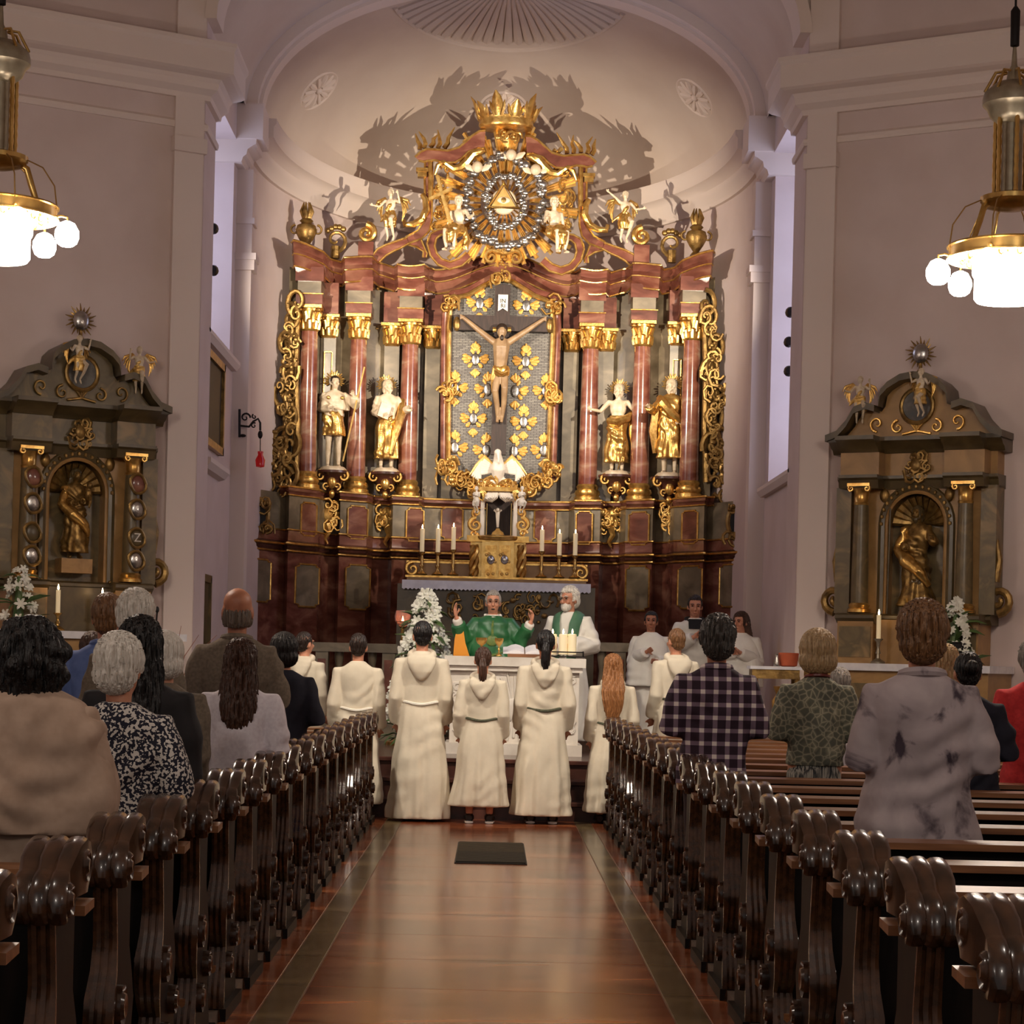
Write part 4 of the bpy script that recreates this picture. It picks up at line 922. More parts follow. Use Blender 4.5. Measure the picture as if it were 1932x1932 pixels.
def st2(t, X):
    MB().box((-.1,-.25,1.12), (.22,.06,.28), rz=.2, ry=.3).build('book', 'cream', t, world=False, smooth=False)
    MB().tube([(.28,.02,1.38), (.26,-.1,1.1), (.14,-.17,.7), (.05,-.2,.3)], [.06,.09,.08,.03], 8).build('mantle', 'gold', t, world=False)
def st3(t, X):
    m = MB(); m.tube([(-.18,-.1,1.02), (0,-.19,.98), (.2,-.14,1.06), (.26,.02,1.2), (.3,.05,.8), (.34,.03,.4)], [.06,.09,.08,.06,.09,.05], 8); m.build('mantle', 'gold', t, world=False)
    MB().tube([(.05,-.26,.05), (.18,-.24,.6)], .014, 6).build('sword', 'olddgold', t, world=False)
def st4(t, X):
    m = MB(); m.tube([(-.2,.02,1.4), (-.12,-.14,1.3), (.05,-.17,1.1), (.2,-.1,.98)], [.07,.09,.09,.06], 8); m.tube([(.2,.02,1.0), (.26,0,.6), (.3,.02,.2)], [.09,.1,.06], 8); m.tube([(-.25,.0,1.3), (-.3,.02,.8), (-.27,.03,.4)], [.07,.09,.04], 8); m.build('mantle', 'gold', t, world=False)
statue('beardless pilgrim saint with long gold staff and gilded short skirt, beside the outer left column', 628, 889, 1.21, .15, 'cream', 'gold', 'front', ((.4,-.14,1.18),(.33,-.28,1.36)), (0,0,.25), .62, 'short', 'h_dark', st1)
statue('bearded saint clasping a book, gilt cloak over white robe, left of the crucifix', 728, 892, 1.2, .2, 'cream', 'gold', 'book', ((.33,-.02,1.15),(.38,-.24,1.2)), (0,0,.5), .22, 'beardhair', 'cream', st2)
statue('bare-chested white saint with gilt loin drapery and sword, right of the crucifix', 1163, 897, 1.18, -.15, 'cream', 'gold', 'out', 'out', (0,0,-.3), .2, 'beardhair', 'cream', st3, bare=True)
statue('saint wrapped in a gold mantle, arm on hip, beside the outer right column', 1262, 901, 1.25, -.2, 'gold', 'gold', 'reach', 'hip', (0,0,-.4), .3, 'beardhair', 'cream', st4)
def topfig(label, x, y, d, H, rz, L, R, tilt, wings=False, legs='sit', extra=None, lo='gold', nm='carved_figure', cat='statue', bare=True, mat='cream'):
    p = at(x, y, d); t = thing(nm, label, cat, p, rz); t.scale = (H/1.75,)*3
    off = Vector((0,0,-.43 if legs == 'sit' else -.13))
    bd, X = body(t, mat, L, R, tilt, voxel=.016, legs=legs); hair(t, mat, X, 'full', voxel=.014)
    if legs == 'sit':
        m = MB(); m.loft([sring(1.08,.16,.12,0), sring(.95,.19,.16,-.03), sring(.86,.2,.2,-.08)]); m.tube([(0,-.05,.93), (0,-.25,.92), (.02,-.36,.8), (.04,-.36,.6)], [.17,.18,.15,.08], 12, 1.2); m.tube([(.14,.02,1.0),(.2,.06,.75),(.18,.1,.5)], [.08,.09,.05], 8)
    else:
        m = MB(); m.loft([sring(1.08,.15,.11,0), sring(.95,.19,.15,0), sring(.75,.21,.17,-.02), sring(.55,.2,.15,.0)]); m.tube([(-.12,.05,1.0),(-.25,.1,.9),(-.36,.12,.75)], [.07,.06,.02], 8); m.tube([(.12,.05,1.35),(.0,-.1,1.2),(-.12,-.08,1.05)], [.04,.06,.05], 8)
    m.build('drapery', lo, t, world=False, voxel=.016, fn=folds(.08,1.1,.5,(6,9),int(x),.012))
    if wings:
        for s in (-1, 1):
            for k in range(5): MB().tube([(s*.08,.1,1.33), (s*(.25+.02*k),.16,1.5-.03*k), (s*(.5-.03*k),.2,1.42-.1*k), (s*(.6-.07*k),.2,1.25-.12*k)], [.03,.05,.045,.01], 6, .4).build('wing_feather', 'gold', t, world=False)
    if extra: extra(t)
    return t
def f1(t):
    MB().box((-.12,-.32,1.35), (.07,.06,1.75), ry=-.32).build('cross_upright', 'goldpale', t, world=False, smooth=False); MB().box((-.3,-.32,1.75), (.62,.06,.07), ry=-.32).build('cross_arm', 'goldpale', t, world=False, smooth=False)
def f2(t):
    MB().ball((-.3,-.3,.85), (.07,.07,.09), 10, 8).build('censer', 'gold', t, world=False); MB().tube([(-.28,-.3,1.2), (-.3,-.3,.92)], .012, 5).build('chain', 'gold', t, world=False)
sc_ = 27.45/F
p = at(862,497,27.45)
topfig('white and gilt seated figure holding a golden cross, left of the sunburst', 862, 512, 27.45, .98, -.5, 'book', 'out', (.1,0,.5), extra=f1)
topfig('white and gilt seated figure holding a small censer, right of the sunburst', 1043, 517, 27.45, 1.0, .5, 'reach', 'side', (.1,0,-.5), extra=f2)
topfig('small gilt-winged angel with raised arm on the left upper scroll', 735, 462, 27.35, .72, -.3, 'out', 'up', (0,0,.4), True, 'fly')
topfig('small gilt-winged angel with outstretched arms on the right upper scroll', 1178, 466, 27.35, .72, .4, 'wide', 'out', (0,0,-.4), True, 'fly')
# ---------------------------------------------------------------- high altar table, tabernacle, candles
hi = thing('high_altar_table', 'dark marble high altar table with gilt relief, behind the priests', 'altar', (0.02,26.6,.51))
MB().box2((-1.2,26.15,.51), (1.24,27.6,2.355)).build('body', 'dkolive', hi, smooth=False)
m = MB(); rocaille(m, 945, 1150, 200, 50, 26.12, 26, 31, .016); m.build('gilt_relief', 'olddgold', hi)
a, b = at(768,1062,26.75), at(1110,1098,26.75)
MB().box2((-1.1,26.72,2.355), (1.14,27.4,2.66)).build('gradine', 'ochre', hi, smooth=False)
MB().box2((-1.1,26.48,2.41), (1.14,26.72,2.475)).build('gradine_step', 'ochre', hi, smooth=False)
for z, y0 in ((2.45,26.46), (2.64,26.7)): MB().box2((-1.12,y0,z), (1.16,y0+.1,z+.025)).build('gradine_moulding', 'gold', hi, smooth=False)
for s in (-1, 1):
    m = MB(); m.curl((.02+s*1.06,26.66,2.56), .09, 1.4, PI/2, .025, dirn=-s); m.curl((.02+s*1.04,26.66,2.42), .06, 1.2, -PI/2, .02, dirn=s); m.build('gradine_scroll', 'gold', hi)
# lace-edged cloth
cl = thing('altar_cloth', 'white lace-edged cloth on the high altar table', 'cloth', (0.02,26.1,2.3))
zc = at(937,1098,26.1).z
MB().box2((-1.14,26.06,zc-.03), (1.18,26.46,zc)).build('top', 'linen', cl, smooth=False)
m = MB(); n = 46; ring = []
top = []; bot = []
for i in range(n*2+1):
    x = -1.14+2.32*i/(n*2); top.append((x,26.055,zc)); bot.append((x,26.05-.008*math.sin(i*.7),zc-.10-(.018 if i % 2 else 0)))
m.loft([top, bot, [(x,y+.006,z) for x, y, z in bot], [(x,y+.006,z) for x, y, z in top]], cap=False, closed=False); m.build('lace_edge', 'linen', cl)
tb = thing('tabernacle', 'golden tabernacle with double doors at the centre of the high altar', 'tabernacle', at(939,1098,26.6))
TB = lambda x, y, o=0: at(x, y, 26.62-o)
def tbox(x0, y0, x1, y1, o0, o1, nm, mat):
    a, b = TB(x0,y1), TB(x1,y0); return MB().box2((a.x,26.62-o1,a.z), (b.x,26.62-o0,b.z)).build(nm, mat, tb, smooth=False)
tbox(886,1020,992,1100,-.3,.02,'body','goldpale'); tbox(881,1013,998,1022,-.3,.07,'cornice','gold'); tbox(908,1024,970,1098,0,.12,'door_case','goldpale')
m = MB(); c0 = TB(939,1018); m.lathe([(.24,0),(.26,.02),(.26,.045),(.2,.06),(0,.06)], (c0.x,26.6,c0.z-.01), 20, sy=.7); m.build('rounded_cornice', 'gold', tb)
for s in (-1, 1):
    x = 939+s*13; d = tbox(x-11.5,1030,x+11.5,1092,.12,.14,'door','gold'); p = TB(x,1056,.15)
    MB().ball(p, (.05,.03,.06), 10, 8).build('door_jewel', 'silver', d); m = MB()
    for k in range(6): m.ball(TB(x+8*math.cos(k),1060+24*math.sin(k*1.9),.145), .02, 6, 5)
    m.build('door_relief', 'goldpale', d)
    x = 939+s*45; c = TB(x,1062,.05); m = MB(); hgt = .5
    for k in range(3): m.tube([(c.x+.035*math.cos(2*PI*(k/3)+t*7),c.y+.035*math.sin(2*PI*(k/3)+t*7),c.z-.24+.46*t) for t in np.linspace(0,1,16)], .03, 6)
    m.build('twisted_column', 'gold', tb)
ex = thing('exposition_niche', 'white curtained niche with a small ivory crucifix above the tabernacle', 'niche', TB(939,1012))
nb = at(939,1013,26.8)
def ebox(x0, y0, x1, y1, o0, o1, nm, mat):
    a, b = at(x0,y1,26.8), at(x1,y0,26.8); return MB().box2((a.x,26.8-o1,a.z), (b.x,26.8-o0,b.z)).build(nm, mat, ex, smooth=False)
ebox(915,925,968,1013,-.32,-.28,'niche_back','crosswood')
for s in (-1, 1):
    x = 941+s*31; ebox(x-4.5,945,x+4.5,1013,-.3,.04,'white_pilaster','white'); ebox(x-s*8-1,950,x-s*8+1.5,1013,-.0,.03,'gilt_strip','goldpale')
    m = MB(); m.curl(at(941+s*44,990,26.75), .09, 1.5, PI/2, .028, dirn=-s); m.curl(at(941+s*42,968,26.75), .06, 1.3, -PI/2, .022, dirn=s); m.curl(at(941+s*46,1006,26.75), .05, 1.3, 0, .022, dirn=s); m.build('side_scroll', 'gold', ex)
    m = MB()
    for k in range(5): m.tube([at(941+s*(2+k*4),928,26.76), at(941+s*(6+k*4.5),938+k,26.72), at(941+s*(12+k*3.4),944-k*.6,26.74), at(941+s*26,932+k*3,26.76)], [.02,.032,.03,.02], 6)
    m.build('curtain', 'white', ex)
ebox(905,921,976,927,-.3,.1,'niche_cornice','gold')
m = MB(); rocaille(m, 940, 915, 80, 10, 26.9, 12, 91); m.build('niche_crest', 'gold', ex)
iv = at(939,1010,26.9); m = MB()
m.tube([at(939,995,26.8), at(939,968,26.8), at(939,962,26.8)], [.016,.03,.02], 6); m.tube([at(932,962,26.8), at(939,969,26.8), at(946,962,26.8)], .013, 6); m.ball(at(939,962,26.78), .025, 8, 6)
m.build('ivory_corpus', 'white', ex); MB().lathe([(.09,0),(.07,.05),(.03,.08),(.02,.1)], at(939,1012,26.75), 10).build('crucifix_foot', 'goldpale', ex)
for s, lab in ((-1,'small white kneeling angel on the left of the curtained niche'), (1,'small white kneeling angel on the right of the curtained niche')):
    t = topfig(lab, 941+s*43, 972, 26.55, .36, s*.6, 'pray', 'pray', (.2,0,0), True, 'fly', lo='white', nm='angel_carving', mat='white')
CAND = [(795,1086,997,1041,'outermost on the left'),(825,1088,997,1042,'middle of the left three'),(854,1088,994,1037,'innermost of the left three'),(1021,1090,999,1040,'innermost of the right three'),(1054,1092,1006,1048,'middle of the right three'),(1084,1092,1006,1048,'outermost on the right')]
def candle(label, x, yb, yt, ym, d, stick='brass', r=.028, group=None):
    b, mid, tp = at(x,yb,d), at(x,ym,d), at(x,yt,d)
    if d > 26: b.z = 2.477
    t = thing('candlestick' if stick else 'candle', label, 'candle', b, group=group)
    mid.x = tp.x = b.x; h = mid.z-b.z
    if stick: MB().lathe([(.07,0),(.075,.02),(.03,.05),(.018,.09),(.03,h*.4),(.016,h*.5),(.026,h*.7),(.014,h*.85),(.04,h*.95),(.042,h)], b, 12).build('stick', stick, t)
    MB().lathe([(r,0),(r,tp.z-mid.z-.005),(r*.6,tp.z-mid.z),(0,tp.z-mid.z-.004)], mid, 12).build('wax', 'wax', t)
    MB().lathe([(.002,0),(.009,.014),(.007,.03),(.001,.05)], tp, 8).build('flame', 'flame', t)
for x, yb, yt, ym, w in CAND: candle('lit white candle on a brass stick on the high altar, '+w, x, yb, yt, ym, 26.59, group='six candles on the high altar')
# ---------------------------------------------------------------- people's altar
AD = 20.75
va = thing('stone_altar', 'white carved stone altar with sunray relief facing the congregation', 'altar', (0.2,AD,.51))
xa0, xa1 = at(838,1300,AD).x, at(1104,1300,AD).x; zt = at(970,1240,AD).z
m = MB(); ov = [(0,0),(.02,.02),(.02,.05),(.06,.07),(.06,.11),(.0,.11)]
MB().box2((xa0,AD-.08,zt-.09), (xa1,AD+.75,zt)).build('table_top', 'white', va, smooth=False)
MB().box2((xa0+.03,AD-.05,zt-.14), (xa1-.03,AD+.72,zt-.09)).build('table_moulding', 'white', va, smooth=False)
MB().box2((xa0+.06,AD,.6), (xa1-.06,AD+.68,zt-.14)).build('body', 'white', va, smooth=False)
MB().box2((xa0+.02,AD-.06,.51), (xa1-.02,AD+.7,.62)).build('base', 'white', va, smooth=False)
c = Vector(((xa0+xa1)/2, AD, .95))
for i in range(40):
    a = 2*PI*i/40; d = Vector((math.cos(a),0,math.sin(a)*.75)); p0, p1 = c+d*.12, c+d*(.5 if i % 2 else .44)
    if p1.z < .64: p1 = p0+(p1-p0)*.75
    MB().tube([p0, p1], [.008,.017], 5).build('sunray', 'white', va)
r = random.Random(5)
for i in range(60):
    x = r.choice((r.uniform(xa0+.12,c.x-.42), r.uniform(c.x+.42,xa1-.12))); MB().curl((x,AD-.004,r.uniform(.68,1.28)), r.uniform(.03,.07), 1.2, r.uniform(0,6), .014, 6, 9).build('relief_scroll', 'white', va)
MB().ball(c, (.12,.03,.12), 14, 8).build('medallion', 'white', va)
def chalice(label, x, yb, yt, d, r):
    b = at(x,yb,d); h = at(x,yt,d).z-b.z; t = tag(MB().lathe([(r*.75,0),(r*.7,.012),(r*.2,h*.15),(r*.16,h*.3),(r*.32,h*.38),(r*.16,h*.46),(r*.2,h*.55),(r*.75,h*.68),(r,h*.85),(r*1.04,h),(r*.92,h*.97),(r*.6,h*.7)], b, 18).build('chalice', 'gold'), label, 'chalice')
chalice('wide golden bowl chalice on the stone altar before the priest', 908, 1237, 1203, AD+.2, .056)
chalice('slender golden chalice beside the wide bowl on the stone altar', 941, 1238, 1204, AD+.15, .042)
lc = thing('missal_stand', 'open missal on a low wooden stand on the stone altar', 'book', at(990,1240,AD+.2)); pb = at(990,1240,AD+.2)
MB().prism([(-.03,0),(.3,0),(.3,.09),(-.03,.03)], pb.x-.17, pb.x+.19, lambda x, y, z: (y, pb.y+x, pb.z+z)).build('stand', 'ledge', lc, smooth=False)
for s in (-1, 1):
    m = MB(); m.loft([[(pb.x+s*(.005+.21*t),pb.y-.02,pb.z+.04+.03*math.sin(PI*min(1,t*1.2))),(pb.x+s*(.005+.21*t),pb.y+.28,pb.z+.1+.03*math.sin(PI*min(1,t*1.2))),(pb.x+s*(.005+.21*t),pb.y+.28,pb.z+.09),(pb.x+s*(.005+.21*t),pb.y-.02,pb.z+.03)] for t in (0,.2,.4,.6,.8,1)]); m.build('page_block', 'linen', lc)
for x, w in ((1042,'left'), (1062,'middle'), (1079,'right')):
    candle('thick lit white candle on the stone altar, %s of three' % w, x, 1236, 1196, 1235, AD+.1 if w != 'left' else AD+.3, None, .042, 'thick candles on the stone altar')
t = thing('candle_tray', 'small black metal tray rail under the thick altar candles', 'tray', at(1065,1240,AD+.1)); p = at(1065,1240,AD+.1)
MB().box2((p.x-.2,p.y-.08,p.z), (p.x+.2,p.y+.1,p.z+.012)).build('plate', 'iron', t, smooth=False)
for dx in (-.18, .18): MB().tube([p+Vector((dx,-.08,0)), p+Vector((dx,-.08,.06))], .008, 6).build('post', 'iron', t)
MB().tube([p+Vector((-.18,-.08,.05)), p+Vector((.18,-.08,.05))], .006, 6).build('bar', 'iron', t)
# sanctuary lamp on its pole
b = at(757,1290,22.6); t = thing('sanctuary_lamp', 'glass lamp with a small flame on a brass pole by the flowers', 'lamp', (b.x,22.6,.51)); z = at(757,1168,22.6).z
MB().lathe([(.16,.51),(.16,.54),(.03,.58),(.018,.7),(.018,z-.1),(.05,z-.08)], (b.x,22.6,0), 12).build('pole', 'brass', t)
mt['glass'] = M('pink_glass', (230,190,180), rough=.1, alpha=.25)
MB().lathe([(.03,-.08),(.08,-.03),(.09,.03),(.075,.09),(.07,.09),(.08,.03),(.07,-.02),(.0,-.07)], (b.x,22.6,z), 16).build('glass', 'glass', t)
MB().lathe([(.002,-.05),(.014,-.03),(.01,.0),(.001,.03)], (b.x,22.6,z), 8).build('flame', 'flame', t)
# stone balustrades either side
for x0, x1, lab in ((560,748,'grey stone balustrade with red panels, left of the white altar'), (1118,1215,'grey stone balustrade with red panels, right of the white altar')):
    d = 23.6; a, b = at(x0,1300,d), at(x1,1300,d); zt_ = at((x0+x1)/2,1213,d).z; t = thing('balustrade', lab, 'balustrade', ((a.x+b.x)/2,d,.51))
    MB().box2((a.x,d-.12,zt_-.1), (b.x,d+.12,zt_)).build('rail', 'grey', t, smooth=False); MB().box2((a.x,d-.12,.51), (b.x,d+.12,.7)).build('plinth', 'grey', t, smooth=False)
    n = max(2, int((b.x-a.x)/.17))
    for i in range(n):
        x = a.x+(b.x-a.x)*(i+.5)/n
        if i % 4 == 1: MB().box2((x-.07,d-.1,.7), (x+.07,d+.1,zt_-.1)).build('pier', 'grey', t, smooth=False); MB().box2((x-.045,d-.115,.78), (x+.045,d-.1,zt_-.18)).build('red_panel', 'red', t, smooth=False)
        else: h = zt_-.8; MB().lathe([(.05,0),(.05,.04),(.025,.08),(.06,h*.35),(.03,h*.75),(.05,h*.92),(.05,h)], (x,d,.7), 10).build('baluster', 'grey', t)
# ---------------------------------------------------------------- side altars on the slanting walls
mt['madonna'] = mt['olddgold']
def side_altar(s):
    A = Vector((s*3.05, 21.5)); u = Vector((s*.866, -.5)); n = Vector((-s*.5, -.866)); c = A+u*1.33+n*.02
    nm = 'left' if s < 0 else 'right'; dz = .12 if s < 0 else 0
    t = thing('side_altar', 'marbled wooden side altar with %s, on the %s wall' % ('small painted shields on its columns' if s < 0 else 'plain smooth columns', nm), 'altarpiece', (c.x, c.y, .51), -s*PI/6); t.scale = (.96,1,1)
    Z = lambda z: z+dz-.51
    B = lambda a, b, name, mat, par=t: MB().box2(a, b).build(name, mat, par, smooth=False, world=False)
    # mensa, predella
    B((-.95,-.75,0), (.95,0,Z(1.42)), 'altar_body', 'ochre'); B((-.98,-.8,Z(1.42)), (.98,0,Z(1.49)), 'table_top', 'linen')
    for x in (-.45, .45): B((x-.35,-.765,.15), (x+.35,-.75,Z(1.3)), 'front_panel', 'olive')
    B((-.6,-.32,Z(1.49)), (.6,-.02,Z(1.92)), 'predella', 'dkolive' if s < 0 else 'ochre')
    for q in (-1, 1):
        B((q*.545-.19,-.42,Z(1.49)), (q*.545+.19,-.02,Z(1.9)), 'pedestal', 'ochre'); B((q*.545-.17,-.43,Z(1.55)), (q*.545+.17,-.42,Z(1.85)), 'pedestal_panel', 'olive')
    pr = [(-.3,0), (.0,0), (.03,.03), (.06,.05), (.06,.08), (.02,.1), (-.3,.1)]
    def mould(prof, path, z, name, mat): return MB().loft([[(x, y-o, Z(z)+h) for o, h in prof] for x, y in path]).build(name, mat, t, world=False)
    brk = lambda w, d0=-.2, d1=-.4: [(-w,d0), (-.75,d0), (-.75,d1), (-.34,d1), (-.34,d0-.02), (.34,d0-.02), (.34,d1), (.75,d1), (.75,d0), (w,d0)]
    mould(pr, brk(.8), 1.88, 'base_moulding', 'dkolive')
    # back wall with arched niche
    r, zc = .31, 2.86; arc_ = [(r*math.cos(a), Z(zc)+r*math.sin(a)) for a in np.linspace(0, PI, 17)]
    MB().prism([(.72,Z(1.95)), (.72,Z(3.35)), (-.72,Z(3.35)), (-.72,Z(1.95)), (-r,Z(1.95))]+arc_[::-1]+[(r,Z(1.95))], -.2, -.02).build('back_wall', 'ochre', t, world=False, smooth=False)
    MB().box2((-r-.02,-.02,Z(1.95)), (r+.02,0,Z(3.2))).build('niche_back', 'olive', t, world=False, smooth=False)
    rim = [(r+.05,Z(1.98))]+[((r+.05)*math.cos(a), Z(zc)+(r+.05)*math.sin(a)) for a in np.linspace(0, PI, 17)]+[(-r-.05,Z(1.98))]
    MB().tube([(x,-.2,z) for x, z in rim], .045, 8).build('leaf_archivolt', 'dkolive', t, world=False)
    rim2 = [(r,Z(1.98))]+[(x,z) for x, z in arc_]+[(-r,Z(1.98))]; MB().tube([(x,-.215,z) for x, z in rim2], .02, 6).build('niche_moulding', 'ochre', t, world=False)
    for i in range(22):
        k = i/21; q = rim[int(k*(len(rim)-1))]
        if i % 1 == 0: MB().ball((q[0],-.24,q[1]), (.022,.016,.022), 6, 4).build('leaf_boss', 'olddgold', t, world=False)
    for i in range(11):
        a = PI*(i+.5)/11; MB().tube([(0,-.04,Z(zc)+.02), (.5*r*math.cos(a),-.07,Z(zc)+.5*r*math.sin(a)), (.9*r*math.cos(a),-.13,Z(zc)+.9*r*math.sin(a))], [.012,.032,.05], 6, .7).build('shell_rib', 'olddgold', t, world=False)
    # columns, pilasters
    for q in (-1, 1):
        p = pivot('column', t, (q*.545,-.32,Z(1.99)))
        MB().lathe([(.12,0),(.12,.03),(.1,.04),(.11,.07),(.09,.09)], (0,0,0), 16).build('column_base', 'gold', p, world=False)
        MB().lathe([(.088,.08),(.086,.4),(.072,1.06)], (0,0,0), 18).build('shaft', 'olive', p, world=False)
        m = MB(); m.lathe([(.074,0),(.08,.02),(.072,.03),(.078,.13),(.1,.16)], (0,0,1.05), 14); 
        for w in (-1, 1): m.curl((w*.085,-.08,1.21), .035, 1.3, PI/2, .014, dirn=-w)
        m.box((0,0,1.245), (.24,.22,.03)); m.build('capital', 'gold', p, world=False)
        B((q*.76-.08,-.26,Z(1.98)), (q*.76+.08,-.02,Z(3.22)), 'pilaster', 'olive')
        m = MB(); m.curl((q*.86,-.2,Z(2.12)), .13, 1.4, -PI/2, .045, 8, dirn=q); m.tube([(q*.82,-.2,Z(2.3)), (q*.86,-.2,Z(2.5)), (q*.83,-.2,Z(2.7))], [.05,.035,.02], 8); m.build('side_scroll', 'olddgold', t, world=False)
        MB().ball((q*.34,-.22,Z(3.14)), (.05,.03,.07), 8, 6).build('spandrel_leaf', 'olddgold', t, world=False)
        if s < 0:
            for k, z in enumerate((2.95,2.7,2.42,2.2)):
                f = pivot('shield', t, (q*.545+.02,-.43,Z(z)))
                MB().tube([(.085*math.cos(a)*(1-.15*math.sin(a*2)),0,.095*math.sin(a)) for a in np.linspace(0, 2*PI, 15)[:-1]], .016, 6, closed=True).build('shield_rim', 'olddgold', f, world=False)
                MB().ball((0,.01,0), (.075,.025,.085), 12, 8).build('shield_field', 'silver' if k % 2 else ('dkolive' if k else 'red'), f, world=False)
                if q > 0 and k == 2: text_mesh('lettering', 'Z', .12, (0,-.018,0), (PI/2,0,0), 'white', f, .003)
    # entablature
    mould([(-.3,0),(.0,0),(.02,.08),(.05,.1),(.05,.13),(-.3,.13)], brk(.84), 3.2, 'architrave', 'dkolive')
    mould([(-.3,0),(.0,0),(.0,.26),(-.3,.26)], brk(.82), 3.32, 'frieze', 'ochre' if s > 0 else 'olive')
    mould([(-.3,0),(.02,0),(.05,.04),(.1,.06),(.14,.1),(.18,.11),(.18,.15),(-.3,.15)], brk(.9), 3.55, 'cornice', 'dkolive')
    m = MB(); rr = random.Random(3)
    for k in range(12): m.curl((rr.uniform(-.13,.13),-.26,Z(rr.uniform(3.3,3.55))), rr.uniform(.04,.07), 1.2, rr.uniform(0,6), .018, 6, 9)
    m.ball((0,-.25,Z(3.43)), (.07,.04,.08), 10, 8); m.build('keystone_cartouche', 'olddgold', t, world=False)
    # swan-neck pediment
    half = [(.92,3.7),(.8,3.74),(.7,3.84),(.62,3.97),(.5,4.01),(.4,3.98),(.36,4.03),(.34,4.13),(.27,4.2),(.14,4.27),(0,4.29)]
    poly = [(x,Z(z)) for x, z in half]+[(-x,Z(z)) for x, z in half[-2::-1]]
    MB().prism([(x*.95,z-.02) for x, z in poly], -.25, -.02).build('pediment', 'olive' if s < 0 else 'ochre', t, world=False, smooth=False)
    for q in (-1, 1):
        for seg, w in ((half[:6],.2), (half[6:],.2)):
            pts = [(q*x,z) for x, z in seg]
            MB().loft([[(x,-.42,Z(z)-.035),(x,-.42,Z(z)+.03),(x,-.02,Z(z)+.03),(x,-.02,Z(z)-.035)] for x, z in pts]).build('pediment_cornice', 'dkolive', t, world=False)
    MB().tube([(.165*math.cos(a),-.27,Z(4.0)+.165*math.sin(a)) for a in np.linspace(0, 2*PI, 25)[:-1]], .025, 8, closed=True).build('round_frame', 'olddgold', t, world=False)
    mt.setdefault('tondo', M('dark_tondo_painting', (44,52,56), (96,92,84), (66,60,54), scale=7, rough=.4))
    MB().lathe([(0,-.02),(.16,-.02),(.16,.02),(0,.02)], (0,-.26,Z(4.0)), 24, 'Y').build('round_painting', 'tondo', t, world=False)
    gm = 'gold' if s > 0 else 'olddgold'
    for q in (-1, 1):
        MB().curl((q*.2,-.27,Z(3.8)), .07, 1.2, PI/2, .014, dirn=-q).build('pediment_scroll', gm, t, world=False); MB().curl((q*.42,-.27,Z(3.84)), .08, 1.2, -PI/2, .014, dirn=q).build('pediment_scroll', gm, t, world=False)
    m = MB()
    for q in (-1, 1): m.tube([(0,-.27,Z(3.76)), (q*.15,-.27,Z(3.73))], .014, 6)
    for k in range(5): m.tube([(0,-.27,Z(3.76)), ((k-2)*.03,-.27,Z(3.83))], [.016,.008], 6)
    m.build('pediment_palmette', gm, t, world=False)
    # sunburst finial
    f = pivot('sunburst_finial', t, (0,-.2,Z(4.52)))
    for k in range(20):
        a = 2*PI*k/20; L_ = .17 if k % 2 else .135; MB().tube([(.09*math.cos(a),0,.09*math.sin(a)), (L_*math.cos(a+.06),0,L_*math.sin(a+.06))], [.014,.003], 5).build('finial_ray', 'olddgold', f, world=False)
    MB().ball((0,0,0), (.09,.05,.1), 14, 10).build('finial_globe', 'silver', f, world=False); MB().lathe([(.07,-.22),(.05,-.19),(.02,-.15),(.02,-.1)], (0,0,0), 10).build('finial_stem', 'olddgold', f, world=False)
    R = Matrix.Rotation(-s*PI/6, 3, 'Z')
    W = lambda x, y, z: Vector((c.x, c.y, 0))+R @ Vector((x, y, 0))+Vector((0,0,z+dz))
    for q, lab in ((-1,"o"), (1,"i")):
        p = W(-q*s*(.55 if q > 0 else .08)*(1), -.36 if q > 0 else -.42, 3.86 if q > 0 else 3.9)
        pu = topfig('white putto with gilt wings perched on the %s side altar, %s' % (nm, 'nearer the chancel' if q > 0 else 'beside its round painting'), 966, 0, 0, .5, -s*PI/6+(.4*s if q > 0 else -.3*s), 'out' if q*s > 0 else 'up', 'up' if q*s > 0 else 'out', (0,0,.3*q), True, 'fly', nm='putto', lo='goldpale')
        pu.location = p-Vector((0,0,.06))
    return t, W, c, -s*PI/6
